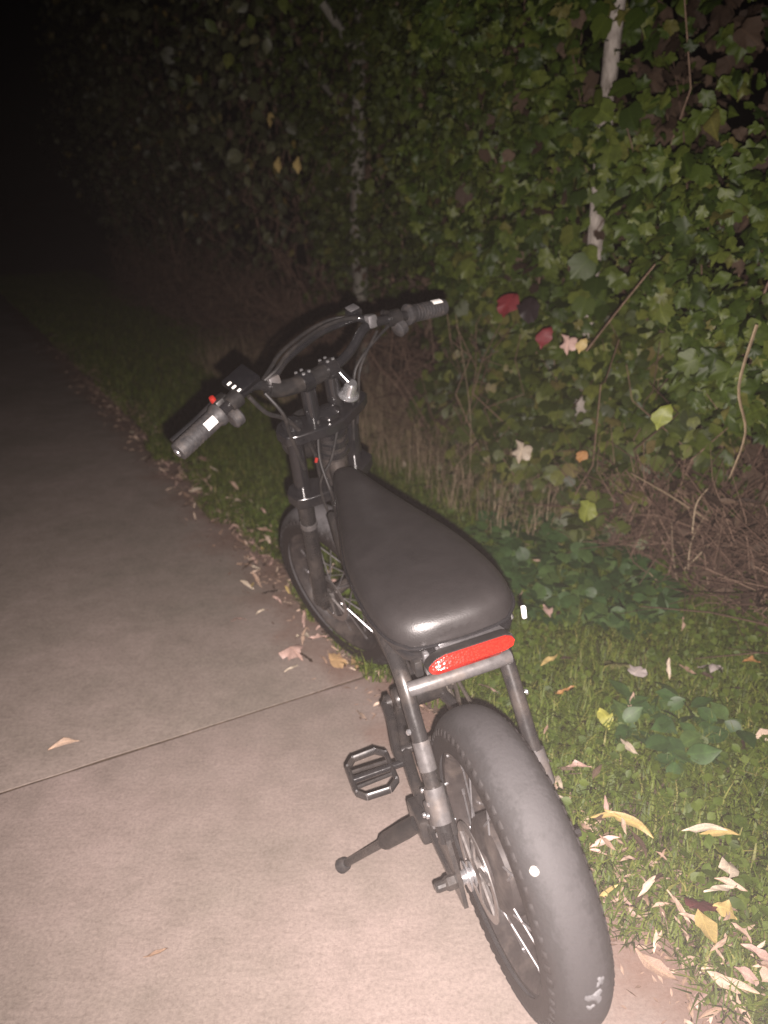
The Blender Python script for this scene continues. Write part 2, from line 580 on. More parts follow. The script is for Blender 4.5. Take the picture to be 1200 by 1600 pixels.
# ------------------------------------------------------------------ leaf templates (unit length along +Y, normal +Z)
def tmpl_blade(widths, curl=0.12, fold=0.22, stem=0.0):
    """rows of (left, mid, right) along the midrib"""
    n = len(widths)
    V, UV, F = [], [], []
    for i, w in enumerate(widths):
        y = i / (n - 1)
        z = -curl * y * y
        for sx in (-1, 0, 1):
            V.append((sx * w, y, z + (fold * w if sx else 0)))
            UV.append((0.5 + sx * w * 0.9, y))
    for i in range(n - 1):
        for k in (0, 1):
            a = i * 3 + k
            F.append((a, a + 1, a + 4, a + 3))
    T = []
    for q in F:
        T += [(q[0], q[1], q[2]), (q[0], q[2], q[3])]
    return np.array(V), np.array(UV), np.array(T)


def tmpl_lobed(kind=0):
    if kind == 0:      # five-lobed, vine/maple
        rad = [(0, 0.62), (14, 0.50), (28, 0.40), (45, 0.55), (58, 0.60), (74, 0.46), (88, 0.38), (108, 0.50), (124, 0.52), (145, 0.40), (168, 0.30)]
    elif kind == 1:    # broad three-lobed with toothed edge
        rad = [(0, 0.62), (10, 0.52), (22, 0.50), (34, 0.43), (50, 0.52), (62, 0.56), (76, 0.48), (92, 0.49), (112, 0.45), (135, 0.44), (165, 0.30)]
    else:              # roundish, heart base
        rad = [(0, 0.60), (12, 0.53), (26, 0.51), (40, 0.49), (56, 0.49), (72, 0.48), (88, 0.48), (106, 0.47), (126, 0.46), (148, 0.44), (170, 0.42)]
    pts = [(math.sin(math.radians(a)) * r, 0.42 + math.cos(math.radians(a)) * r) for a, r in rad]
    pts += [(0, 0.30 if kind == 0 else 0.16 if kind == 1 else 0.04)]
    pts += [(-x, y) for x, y in reversed(pts[1:-1])]
    V = [(0, 0.40, 0.0)] + [(x, y, -0.16 * (y - 0.4) ** 2 * 2 + 0.18 * abs(x) - 0.35 * x * x) for x, y in pts]
    UV = [(0.5 + p[0] * 0.8, p[1]) for p in V]
    n = len(pts)
    T = [(0, 1 + i, 1 + (i + 1) % n) for i in range(n)]
    return np.array(V), np.array(UV), np.array(T)


TL = [tmpl_lobed(0), tmpl_lobed(1), tmpl_lobed(2)]
T_OVAL = tmpl_blade([0.02, 0.20, 0.30, 0.32, 0.26, 0.13, 0.01], 0.18)
T_ROUND = tmpl_lobed(2)
T_LANCE = tmpl_blade([0.012, 0.055, 0.092, 0.105, 0.092, 0.058, 0.006], 0.10, 0.5)
T_LANCE2 = tmpl_blade([0.015, 0.08, 0.14, 0.15, 0.12, 0.06, 0.005], -0.18, 0.6)


def crumple(tm, amp, seed):
    V, UV, T = tm
    r = np.random.default_rng(seed)
    V = V.copy()
    V[:, 2] += r.normal(0, amp, len(V)) + amp * 1.6 * np.sin(V[:, 1] * 5 + seed) * np.cos(V[:, 0] * 6 + seed)
    V[:, 0] *= 1 + r.normal(0, 0.10, len(V))
    V[:, 0] += 0.10 * np.sin(V[:, 1] * 3 + seed) * (1 if seed % 2 else -1)
    V[:, 1] += r.normal(0, 0.018, len(V))
    return V, UV, T


DRY = {'narrow': [crumple(T_LANCE, .035, k) for k in range(1, 6)], 'pointed': [crumple(T_LANCE2, .05, k) for k in range(1, 6)],
       'broad': [crumple(T_OVAL, .07, k) for k in range(1, 4)], 'lobed': [crumple(TL[0], .07, k) for k in range(1, 4)], 'round': [crumple(TL[1], .06, k) for k in range(1, 4)], 'disc': [crumple(TL[2], .05, k) for k in range(1, 4)]}
_dry_of = {id(T_LANCE): 'narrow', id(T_LANCE2): 'pointed', id(T_OVAL): 'broad', id(TL[0]): 'lobed', id(TL[1]): 'round', id(TL[2]): 'disc'}
T_SMALL = tmpl_blade([0.05, 0.34, 0.40, 0.05], 0.1)


def unit(a):
    return a / np.maximum(np.linalg.norm(a, axis=1, keepdims=True), 1e-9)


def frames(normal, tip):
    Z = unit(normal)
    Y = unit(tip - Z * np.sum(tip * Z, axis=1, keepdims=True))
    X = np.cross(Y, Z)
    return X, Y, Z


def joined(name, tm, pos, fr, size, mat, parent=None):
    """many pieces of one template as ONE mesh"""
    V, UV, T = tm
    X, Y, Z = fr
    n, m = len(pos), len(V)
    if n == 0:
        return None
    sz = size[:, None, None]
    co = pos[:, None, :] + sz * (V[None, :, 0:1] * X[:, None, :] + V[None, :, 1:2] * Y[:, None, :] + V[None, :, 2:3] * Z[:, None, :])
    tri = (T[None] + (np.arange(n) * m)[:, None, None]).reshape(-1)
    me = bpy.data.meshes.new(name)
    me.vertices.add(n * m)
    me.vertices.foreach_set('co', co.reshape(-1))
    nt = n * len(T)
    me.loops.add(nt * 3)
    me.loops.foreach_set('vertex_index', tri.astype(np.int32))
    me.polygons.add(nt)
    me.polygons.foreach_set('loop_start', np.arange(0, nt * 3, 3, dtype=np.int32))
    uvl = me.uv_layers.new(name='UVMap')
    uv = np.tile(UV[T.reshape(-1)], (n, 1))
    uvl.data.foreach_set('uv', uv.reshape(-1))
    me.update(calc_edges=True)
    me.shade_smooth()
    me.materials.append(mat)
    return link(name, me, parent)


_tm_cache = {}


def leaf_mesh(tm, mat):
    key = (id(tm), mat.name)
    if key not in _tm_cache:
        V, UV, T = tm
        me = bpy.data.meshes.new('leaf')
        me.from_pydata([tuple(p) for p in V], [], [tuple(int(i) for i in t) for t in T])
        uvl = me.uv_layers.new(name='UVMap')
        uvl.data.foreach_set('uv', UV[T.reshape(-1)].reshape(-1))
        me.shade_smooth()
        me.materials.append(mat)
        _tm_cache[key] = me
    return _tm_cache[key]


def leaf_obj(name, tm, mat, pos, X, Y, Z, size, parent=None, squash=1.0):
    o = link(name, leaf_mesh(tm, mat), parent)
    A = Matrix((X * size * squash, Y * size, Z * size)).transposed().to_4x4() if False else Matrix(((X[0] * size * squash, Y[0] * size, Z[0] * size, pos[0]), (X[1] * size * squash, Y[1] * size, Z[1] * size, pos[1]), (X[2] * size * squash, Y[2] * size, Z[2] * size, pos[2]), (0, 0, 0, 1)))
    if parent is not None and parent.type == 'EMPTY':
        A = Matrix.Translation(-parent.location) @ A
    o.matrix_local = A
    return o


CP, SP = math.cos(math.radians(PITCH)), math.sin(math.radians(PITCH))


def screen(pos):
    x, y, z = pos[:, 0], pos[:, 1], pos[:, 2] - CAM_H
    dep = y * CP - z * SP
    up = y * SP + z * CP
    return 600 + F_PX * x / dep, 800 - F_PX * up / dep, dep


def pick_visible(pos, size, k, cell=14):
    """indices of the k pieces that show largest from where the photograph was taken"""
    u, v, d = screen(pos)
    ok = (d > 0.2) & (u > 5) & (u < 1195) & (v > 5) & (v < 1595)
    idx = np.where(ok)[0]
    idx = idx[np.argsort(d[idx])]
    seen, out = set(), []
    for i in idx:
        c = (int(u[i] / cell), int(v[i] / cell))
        if c in seen:
            continue
        r = max(1, int(0.45 * size[i] * F_PX / d[i] / cell))
        for a in range(-r, r + 1):
            for b in range(-r, r + 1):
                seen.add((c[0] + a, c[1] + b))
        out.append(i)
    out.sort(key=lambda i: -size[i] / d[i])
    return np.array(out[:k], int)


def rnd(n, a, b):
    return rng.uniform(a, b, n)


def sl2w(s, l, z):
    return s[:, None] * NV[None] + l[:, None] * LV[None] + z[:, None] * np.array([[0, 0, 1.0]])


def wav(l, z, seed=0.0):
    return (np.sin(1.7 * l + 2.3 * z + seed) + 0.7 * np.sin(3.9 * l - 3.1 * z + 1.3 + seed) + 0.5 * np.sin(7.3 * l + 5.7 * z + 2 * seed)) / 2.2


def wall_leaves(n, l0, l1, z0, z1, front, depth, sizes, keep=None, seed=0.0, bulge=0.14, hang=0.5, jit=0.72, lpow=1.0):
    """leaves filling a hedge: front(l,z) is the s of its face; density falls with depth"""
    l = l0 + (l1 - l0) * rnd(n, 0, 1) ** lpow
    z = rnd(n, z0, z1)
    d = rng.beta(1.1, 2.4, n) * depth
    s = front(l, z) + bulge * wav(l, z, seed) + d
    gap = np.sin(4.1 * l + 1.7 * np.sin(3.3 * z + seed) + seed) * np.sin(4.7 * z - 1.9 * np.sin(2.9 * l) + 2 * seed) + 0.35 * np.sin(11 * l + 3 * z) * np.sin(9 * z - 4 * l + seed)
    s = s + 0.16 * np.clip(-gap, 0, 1)
    m = (gap > -0.42) | (rnd(n, 0, 1) < 0.30)
    if keep is not None:
        m &= keep(l, z, rnd(n, 0, 1))
    l, z, s, d = l[m], z[m], s[m], d[m]
    n = len(l)
    # clumps: pull leaves towards random spray centres
    pos = sl2w(s, l, z)
    out = -NV[None] * 0.9 + np.array([[0, 0, hang]]) - LV[None] * 0.35
    nor = out + rng.normal(0, jit, (n, 3))
    tip = np.array([[0, 0, -1.0]]) + rng.normal(0, 0.55, (n, 3)) - NV[None] * 0.25
    return pos, frames(nor, tip), rnd(n, *sizes) * (0.75 + 0.5 * rng.random(n) ** 2)


def plant(name, label, cat, base, fields, nsingle, group=None):
    """fields: list of (template, mat, pos, frames, size). The leaves that show largest are objects, the rest one part."""
    root = empty(name, tuple(base))
    tag(root, label, cat, group)
    allpos = np.concatenate([f[2] for f in fields])
    allsz = np.concatenate([f[4] for f in fields])
    off = np.cumsum([0] + [len(f[2]) for f in fields])
    pick = set(pick_visible(allpos, allsz, nsingle).tolist())
    for fi, (tm, mat, pos, fr, size) in enumerate(fields):
        single = np.array([i for i in range(len(pos)) if i + off[fi] in pick], int)
        mask = np.ones(len(pos), bool)
        mask[single] = False
        for i in single:
            leaf_obj('leaf', tm, mat, pos[i], fr[0][i], fr[1][i], fr[2][i], float(size[i]), root)
        o = joined('foliage', tm, pos[mask] - np.array(base)[None], tuple(a[mask] for a in fr), size[mask], mat, root)
        if o: tag(o, kind='stuff')
    return root


def stems(name, mat, paths, parent, base, r0=0.004, r1=0.0015, n=5, stuff=True):
    mb = MB()
    for p in paths:
        m = len(p)
        mb.tube([Vector(q) - Vector(base) for q in p], [r0 + (r1 - r0) * i / (m - 1) for i in range(m)], n, True)
    o = mb.build(name, mat, parent, smooth=60)
    if stuff: tag(o, kind='stuff')
    return o


def wander(p0, p1, k=6, amp=0.05):
    p0, p1 = np.array(p0, float), np.array(p1, float)
    out = []
    for i in range(k + 1):
        t = i / k
        out.append(p0 + (p1 - p0) * t + (rng.normal(0, amp, 3) if 0 < i < k else 0))
    return out


# ------------------------------------------------------------------ hedge plants
# 1. broad-leaved vine, nearest the camera on the right
def front_vine(l, z):
    return 2.30 - 0.10 * np.clip(z, 0, 1.2) + 0.30 * np.clip(z - 1.45, 0, 1) * (l < 2.5)


def keep_vine(l, z, u):
    rec = (l < 2.35) & (z > 1.5) & (u > 0.25)          # dark recess at the upper right
    low = (z < 0.55) & (u > 0.25 + 0.9 * np.clip(z, 0, 1))  # bare brown foot
    return ~(rec | low)


V_T = [crumple(TL[0], .04, 3), crumple(TL[1], .05, 4), crumple(TL[0], .07, 5), crumple(TL[1], .03, 6), crumple(T_OVAL, .05, 7)]
fl = []
for k, cnt in ((0, 2300), (1, 2600), (2, 1500), (3, 2000), (4, 1500)):
    p, f, s = wall_leaves(cnt, 0.9, 3.6, 0.25, 2.5, front_vine, 0.55, (0.035, 0.095), keep_vine, 0.4)
    fl.append((V_T[k], M['leaf_vine'], p, f, s))
p, f, s = wall_leaves(900, 0.9, 3.6, 0.2, 2.5, lambda l, z: front_vine(l, z) + 0.12, 0.5, (0.05, 0.10), None, 2.4)
fl.append((TL[1], M['leaf_dead'], p, f, s))
n = 700
pos = sl2w(rnd(n, 2.45, 3.0), rnd(n, 1.2, 2.6), rnd(n, 1.2, 2.6))
fl.append((crumple(TL[1], .06, 12), M['leaf_dead'], pos, frames(-NV[None] + rng.normal(0, .7, (n, 3)), np.array([[0, 0, -1.]]) + rng.normal(0, .5, (n, 3))), rnd(n, .05, .11)))
n = 30
l = rnd(n, 2.2, 2.42)
z = np.concatenate([rnd(16, 0.95, 1.38), rnd(8, 1.52, 1.72), rnd(6, 1.9, 2.2)])
pos = sl2w(rnd(n, 2.2, 2.34), l, z)
fl.append((TL[1], M['leaf_vine'], pos, frames(-NV[None] - LV[None] * .3 + np.array([[0, 0, .4]]) + rng.normal(0, .4, (n, 3)), np.array([[0, 0, -1.]]) + rng.normal(0, .5, (n, 3))), rnd(n, .07, .11)))
base = W(2.55, 2.0, 0)
vine = plant('vine_hedge', 'dense green vine with broad lobed leaves climbing at the right', 'hedge', base, fl, 300)
stems('stem', M['twig'], [wander(W(2.5 + random.uniform(0, .3), l, 0), W(2.45 + random.uniform(-.1, .3), l + random.uniform(-.5, .5), random.uniform(1.0, 2.4)), 7, 0.05) for l in np.linspace(1.0, 3.6, 46)], vine, base, 0.007, 0.002)

# 2. lighter rounder shrub in the middle
def front_shrub(l, z):
    return 2.38 - 0.16 * np.clip(z - 0.7, 0, 1.2)


fl = []
for tm, cnt in ((crumple(TL[2], .05, 8), 4300), (crumple(TL[1], .06, 9), 3400), (crumple(T_OVAL, .06, 10), 5200)):
    p, f, s = wall_leaves(cnt, 2.9, 5.4, 0.55, 3.1, front_shrub, 0.65, (0.028, 0.068), lambda l, z, u: ~((z < 0.95) & (u > 0.35 + 0.5 * (z - 0.5))), 1.9)
    fl.append((tm, M['leaf_shrub'], p, f, s))
p, f, s = wall_leaves(900, 2.9, 5.4, 0.3, 3.0, lambda l, z: front_shrub(l, z) + 0.1, 0.5, (0.05, 0.09), None, 2.4)
fl.append((T_OVAL, M['leaf_dead'], p, f, s))
base = W(2.7, 4.1, 0)
shrub = plant('leafy_shrub', 'tall yellowish green shrub with rounded leaves behind the right handlebar grip', 'shrub', base, fl, 300)
stems('stem', M['twig'], [wander(W(2.6 + random.uniform(0, .3), l, 0), W(2.5 + random.uniform(-.1, .3), l + random.uniform(-.6, .6), random.uniform(1.0, 2.8)), 7, 0.06) for l in np.linspace(2.9, 5.4, 44)], shrub, base, 0.008, 0.002)

# 3. far shrub that leans over the verge and is lost in the dark
def front_far(l, z):
    return 2.55 - 0.42 * np.clip(z - 0.5, 0, 1.4)


fl = []
for tm, cnt in ((T_OVAL, 7600), (TL[2], 2600)):
    p, f, s = wall_leaves(cnt, 5.0, 13.0, 0.5, 3.9, front_far, 0.9, (0.06, 0.10), lambda l, z, u: ~((z < 1.2) & (u > 0.12 + 0.55 * (z - 0.5))) & (u < 1.25 - 0.085 * (l - 5)), 3.3, 0.2)
    fl.append((tm, M['leaf_far'], p, f, s))
p, f, s = wall_leaves(1600, 5.0, 10.0, 0.3, 2.8, lambda l, z: front_far(l, z) + 0.1, 0.7, (0.05, 0.10), None, 2.4)
fl.append((T_OVAL, M['leaf_dead'], p, f, s))
base = W(2.9, 8.0, 0)
far = plant('leaning_shrub', 'dim grey-green shrub with hanging oval leaves farthest along the path', 'shrub', base, fl, 300)
stems('stem', M['twig'], [wander(W(2.7 + random.uniform(0, .5), l, 0), W(2.3 + random.uniform(-.2, .4), l + random.uniform(-.6, .6), random.uniform(1.2, 2.9)), 7, 0.08) for l in np.linspace(5.0, 12, 60)], far, base, 0.011, 0.003)

# 4. low bramble at the foot of the hedge
fl = []
for tm, cnt, sz in ((TL[2], 1700, (0.04, 0.07)), (TL[1], 1300, (0.05, 0.085)), (T_OVAL, 900, (0.04, 0.07))):
    p, f, s = wall_leaves(cnt, 1.75, 3.5, 0.0, 0.95, lambda l, z: 2.02 + 0.25 * z + 0.16 * np.clip(1.95 - l, 0, 1) * 3, 0.5, sz, lambda l, z, u: ~((l < 2.0) & (z < 0.45) & (u > 0.2)) & ~((l < 1.95) & (z > 0.7)), 0.9, 0.12, 0.9, 0.6)
    fl.append((tm, M['leaf_low'], p, f, s))
base = W(2.3, 2.7, 0)
br = plant('bramble', 'low tangle of small yellow-green leaves beside the bike seat at the hedge foot', 'bush', base, fl, 300)
stems('stem', M['twig'], [wander(W(2.2 + random.uniform(-.1, .3), l, 0), W(2.05 + random.uniform(-.1, .4), l + random.uniform(-.5, .5), random.uniform(.3, .95)), 6, 0.05) for l in np.linspace(1.6, 3.6, 60)], br, base, 0.004, 0.0015)

# 5. dead brown brush: under the vine on the right, and along the foot of the far hedge
def brush(name, label, s0, s1, l0, l1, zmax, ntw, ndead, rr=0.0022):
    base = W((s0 + s1) / 2, (l0 + l1) / 2, 0)
    mb = MB()
    for i in range(ntw):
        s, l = random.uniform(s0, s1), random.uniform(l0, l1)
        z0 = random.uniform(0, zmax * 0.6)
        ln = random.uniform(0.12, 0.45)
        d = Vector((random.gauss(0, .6), random.gauss(0, .6), random.uniform(-0.3, 1.2))).normalized()
        p = Vector(W(s, l, z0))
        q = p + d * ln
        if q.z > zmax: q.z = zmax
        mid = (p + q) / 2 + Vector((random.gauss(0, .03), random.gauss(0, .03), random.gauss(0, .03)))
        r = random.uniform(0.5, 1.3) * rr
        b = Vector(base)
        mb.tube([p - b, mid - b, q - b], [r, r * 0.8, r * 0.4], 4, False)
    o = mb.build(name, M['twig'], None, smooth=60)
    o.location = base
    tag(o, label, 'brush', kind='stuff')
    n = ndead
    pos = sl2w(rnd(n, s0, s1), rnd(n, l0, l1), rnd(n, 0, zmax * 0.8)) - base[None]
    fr = frames(rng.normal(0, 0.7, (n, 3)) + np.array([[0, 0, .5]]) - NV[None] * 0.4, rng.normal(0, 1, (n, 3)))
    dl = joined('dead_leaves', T_LANCE2, pos, fr, rnd(n, 0.05, 0.11), M['leaf_dead'], o)
    tag(dl, kind='stuff')
    return o


brush('dry_brush', 'tangle of dead brown twigs at the hedge foot at the right edge', 2.08, 2.75, 0.8, 2.05, 0.55, 2200, 650)
brush('dry_undergrowth', 'dim brown dead undergrowth along the foot of the far hedge', 2.25, 2.95, 3.3, 11.5, 1.0, 4200, 1700, 0.003)

# ------------------------------------------------------------------ tree and post in the hedge
tb = W(2.47, 4.65, 0)
tree = tag(empty('tree', tuple(tb)), 'slim pale-barked tree trunk half hidden among the shrub leaves', 'tree')
mb = MB()
tp = spline([(0, 0, -0.1), (0.01, 0.01, 0.6), (-0.01, 0.03, 1.3), (0.02, 0.02, 2.1), (0.05, 0.04, 3.0), (0.02, 0.08, 4.0)], 5)
mb.tube(tp, [0.062 - 0.035 * i / (len(tp) - 1) + 0.004 * math.sin(i * 1.7) for i in range(len(tp))], 14)
mb.build('trunk', M['bark'], tree)
for a, z, ln in ((2.2, 1.7, 0.9), (4.0, 2.1, 1.0), (0.6, 2.5, 0.9), (5.2, 2.9, 0.8)):
    mb = MB()
    d = Vector((math.cos(a), math.sin(a), 0.8))
    mb.tube([Vector((0.01, 0.02, z)) + d * ln * t + Vector((0, 0, -0.12 * t * t)) for t in (0, .3, .65, 1)], [0.03, 0.022, 0.015, 0.006], 8)
    mb.build('branch', M['bark'], tree)
n = 1500
ang, rr, zz = rnd(n, 0, 6.283), rng.random(n) ** 0.5 * 1.25, rng.normal(3.2, 0.55, n)
pos = np.stack([np.cos(ang) * rr, np.sin(ang) * rr, np.clip(zz, 2.0, 4.4)], 1)
cr = joined('crown', T_OVAL, pos, frames(np.array([[0, -.6, .6]]) + rng.normal(0, .6, (n, 3)), np.array([[0, 0, -1.]]) + rng.normal(0, .6, (n, 3))), rnd(n, 0.06, 0.10), M['leaf_shrub'], tree)
tag(cr, kind='stuff')

pb = W(2.42, 2.51, 0)
mb = MB()
pp = [(0, 0, -0.1), (0.004, 0, 0.5), (0.0, 0.003, 1.1), (-0.006, 0.002, 1.7), (0.003, 0, 2.4), (0.0, 0.0, 2.75)]
mb.tube(spline(pp, 5), 0.031, 14)
o = mb.build('fence_post', M['post'])
o.location = pb
tag(o, 'weathered whitish post showing in patches through the vine leaves', 'post')

# single stems and twigs that stand out
def twig(name, label, pts, mat, r0, r1, cat='twig', group=None):
    b = Vector(pts[0])
    q = spline([Vector(p) - b for p in pts], 5)
    mb = MB()
    mb.tube(q, [r0 + (r1 - r0) * i / (len(q) - 1) for i in range(len(q))], 6)
    o = mb.build(name, mat)
    o.location = b
    return tag(o, label, cat, group)


twig('twig', 'thin bare twig poking out low behind the handlebar at the dark far hedge', [W(2.05, 6.5, 0.10), W(2.08, 5.9, .22), W(2.1, 5.05, 0.41)], M['straw'], 0.009, 0.004)
twig('hanging_tendril', 'pale hanging tendril down the right edge of the hedge', [W(2.06, 1.46, 1.0), W(2.04, 1.47, .82), W(2.08, 1.45, .68), W(2.07, 1.47, 0.53)], M['straw'], 0.005, 0.003, 'stem')
twig('bare_shoot', 'long straight dark shoot crossing the vine leaves on a slant', [W(2.06, 2.13, .82), W(2.05, 1.98, .99), W(2.05, 1.85, 1.14)], M['twig'], 0.004, 0.003, 'twig')
twig('grass_stalk', 'tall thin dry stalk rising behind the bike seat towards the right grip', [W(2.02, 2.75, 0.1), W(2.04, 2.8, .45), W(2.05, 2.95, .85)], M['straw'], 0.0022, 0.0012, 'stalk')
dbase = W(2.12, 1.6, 0.0)
dcl = tag(empty('dry_stalk_clump', tuple(dbase)), 'pale straw-coloured broken stalks leaning in front of the dead brush', 'stalks')
for a, b_, c in (((0, 0, 0), (-.02, .05, .16), (0.0, .10, .29)), ((-.005, 0, .15), (.03, .03, .24), (.12, .05, .33)), ((-.0, .02, .14), (.05, 0, .2), (.14, -.02, .30)), ((0.01, 0, .01), (-.04, .05, .06), (-.09, .09, .12)), ((.0, .0, .02), (.05, .0, .035), (.10, .01, .05)), ((.10, .03, .30), (.0, .12, .38), (-.12, .2, .46)), ((0, .01, .28), (.01, .02, .38), (.03, .0, .44))):
    mb = MB()
    q = spline([W(*a), W(*b_), W(*c)], 5)
    mb.tube(q, [0.0042 - 0.0025 * i / (len(q) - 1) for i in range(len(q))], 5)
    mb.build('stalk', M['straw'], dcl)


def spot_leaf(name, label, cat, tm, mat, slz, size, nor, tip, group=None):
    p = W(*slz)
    tm = random.choice(DRY[_dry_of[id(tm)]])
    N = np.array([nor]) @ np.array([NV, LV, [0, 0, 1]])
    Tt = np.array([tip]) @ np.array([NV, LV, [0, 0, 1]])
    X, Y, Z = frames(N, Tt)
    o = leaf_obj(name, tm, M[mat], p, X[0], Y[0], Z[0], size)
    return tag(o, label, cat, group)


HANG = dict(nor=(-.9, -.35, .4), tip=(0, .1, -1))
spot_leaf('autumn_leaf', 'single crimson leaf among the green right of the handlebar grip', 'leaf', TL[2], 'lf_crimson', (1.96, 2.45, 1.0), 0.095, **HANG)
spot_leaf('autumn_leaf', 'small dull red leaf beneath the dark purple leaves', 'leaf', T_OVAL, 'lf_crimson', (1.97, 2.24, 0.90), 0.085, **HANG)
spot_leaf('dark_leaf', 'large dark purple leaf right beside the crimson one', 'leaf', TL[2], 'lf_purple', (1.97, 2.33, 0.99), 0.095, **HANG)
spot_leaf('yellow_leaf', 'bright yellow leaf next to a pinkish one in the vine', 'leaf', T_OVAL, 'lf_yellow', (1.95, 2.03, .89), 0.055, **HANG)
spot_leaf('pink_leaf', 'pinkish withered lobed leaf left of the bright yellow leaf', 'leaf', TL[0], 'lf_pink', (1.95, 2.10, .89), 0.065, **HANG)
spot_leaf('lime_leaf', 'round lime-green leaf glowing low above the dead brush', 'leaf', TL[2], 'lf_lime', (1.88, 1.86, .36), 0.075, **HANG)
spot_leaf('lime_leaf', 'lime-green leaf under the broad vine leaves to the right', 'leaf', T_OVAL, 'lf_lime', (1.9, 1.60, .76), 0.085, **HANG)
spot_leaf('cream_leaf', 'large cream-white leaf catching the light beside the seat', 'leaf', TL[0], 'lf_cream', (1.90, 2.24, .47), 0.08, (-.9, -.5, .6), (.2, .3, -1))
spot_leaf('orange_leaf', 'small orange withered leaf just above the lime-green leaf', 'leaf', TL[2], 'lf_orange', (1.95, 1.98, .50), 0.045, **HANG)
for k, (a, b_, c) in enumerate(((2.0, 4.85, 1.80), (1.98, 4.70, 1.55), (1.98, 4.42, 1.54))):
    spot_leaf('yellow_leaf', ('dim yellow leaf highest in the dark shrub left of the pale trunk', 'left of two yellow leaves side by side in the dark shrub', 'right of two yellow leaves side by side in the dark shrub')[k], 'leaf', T_OVAL, 'lf_yellow', (a, b_, c), 0.085, **HANG)

# ------------------------------------------------------------------ grass and ground cover
def blades(name, label, n, s0, s1, l0, l1, h0, h1, mat, lp=1.0, keep=None, wid=0.0022):
    s, l = rnd(n, s0, s1), l0 + (l1 - l0) * rnd(n, 0, 1) ** lp
    s = np.where(s < S_EDGE - 0.03 + 0.05 * np.sin(5 * l + 1) + 0.035 * np.sin(13 * l) + 0.03 * np.sin(31 * l), s + 0.14, s)
    if keep is not None:
        m = keep(s, l, rnd(n, 0, 1))
        s, l = s[m], l[m]
        n = len(s)
    z = -0.012 + 0.014 * np.sin(2.1 * l + s) * np.sin(3.3 * s + 0.6 * l) + 0.02 * np.maximum(0, s - 1.3)
    h = rnd(n, h0, h1) * (0.7 + 0.6 * (0.5 + 0.5 * wav(l * 2.5, s * 3)))
    p = sl2w(s, l, z - 0.004)
    a = rnd(n, 0, 6.283)
    lean = np.stack([np.cos(a), np.sin(a), np.zeros(n)], 1)
    side = np.stack([-np.sin(a), np.cos(a), np.zeros(n)], 1)
    w = (rnd(n, 0.7, 1.4) * wid)[:, None]
    k = rnd(n, 0.3, 1.3)[:, None]
    hh = h[:, None]
    up = np.array([[0, 0, 1.0]])
    mid = p + up * hh * 0.6 + lean * hh * 0.25 * k
    top = p + up * hh * (1.05 - 0.35 * k) + lean * hh * 0.75 * k
    co = np.stack([p - side * w, p + side * w, mid + side * w * 0.8, mid - side * w * 0.8, top], 1)
    tri = np.array([[0, 1, 2], [0, 2, 3], [3, 2, 4]])
    me = bpy.data.meshes.new(name)
    me.vertices.add(n * 5)
    me.vertices.foreach_set('co', co.reshape(-1))
    T = (tri[None] + (np.arange(n) * 5)[:, None, None]).reshape(-1)
    me.loops.add(n * 9)
    me.loops.foreach_set('vertex_index', T.astype(np.int32))
    me.polygons.add(n * 3)
    me.polygons.foreach_set('loop_start', np.arange(0, n * 9, 3, dtype=np.int32))
    me.update(calc_edges=True)
    me.materials.append(mat)
    return tag(link(name, me), label, 'grass', kind='stuff')


blades('grass', 'short unkempt green grass covering the verge', 125000, 0.94, 2.5, 0.2, 4.5, 0.035, 0.10, M['grass'])
blades('far_grass', 'dim grass of the verge farther along the path', 42000, 1.03, 2.7, 4.4, 16, 0.04, 0.10, M['grass'], 1.6, None, 0.0035)
blades('tall_grass', 'taller dry grass standing along the foot of the hedge', 16000, 1.85, 2.6, 2.2, 6.5, 0.12, 0.42, M['straw'], 1.0, lambda s, l, u: u < 0.25 + 0.5 * (s - 1.9), 0.0016)


def cover(name, label, n, tm, mat, s0, s1, l0, l1, z0, z1, sz, keep=None):
    s, l = rnd(n, s0, s1), rnd(n, l0, l1)
    if keep is not None:
        m = keep(s, l)
        s, l = s[m], l[m]
        n = len(s)
    pos = sl2w(s, l, rnd(n, z0, z1) + 0.02 * np.maximum(0, s - 1.3))
    fr = frames(np.array([[0, -0.25, 1.0]]) + rng.normal(0, .38, (n, 3)), rng.normal(0, 1, (n, 3)))
    return tag(joined(name, tm, pos, fr, rnd(n, *sz), mat), label, 'ground cover', kind='stuff')


cover('clover', 'small round clover leaves scattered through the verge grass', 10000, T_SMALL, M['clover'], 1.0, 2.35, 0.2, 3.2, 0.02, 0.065, (0.012, 0.03), lambda s, l: (wav(l * 2, s * 3, 1.0) > -0.35) & (s > 1.05 + 0.05 * np.sin(5 * l + 1) + 0.03 * np.sin(17 * l)))
cover('ground_ivy', 'patch of dark green ivy leaves on the ground right of the seat', 1100, TL[2], M['ivy'], 1.45, 2.25, 1.45, 2.5, 0.03, 0.10, (0.035, 0.065), lambda s, l: ((s - 1.85) / 0.34) ** 2 + ((l - 1.95) / 0.46) ** 2 + 0.25 * wav(l * 5, s * 5) < 1)
cover('plantain', 'broad low weed leaves in the grass right of the rear tyre', 60, T_OVAL, M['ivy'], 1.36, 1.62, 0.98, 1.24, 0.05, 0.075, (0.05, 0.085))

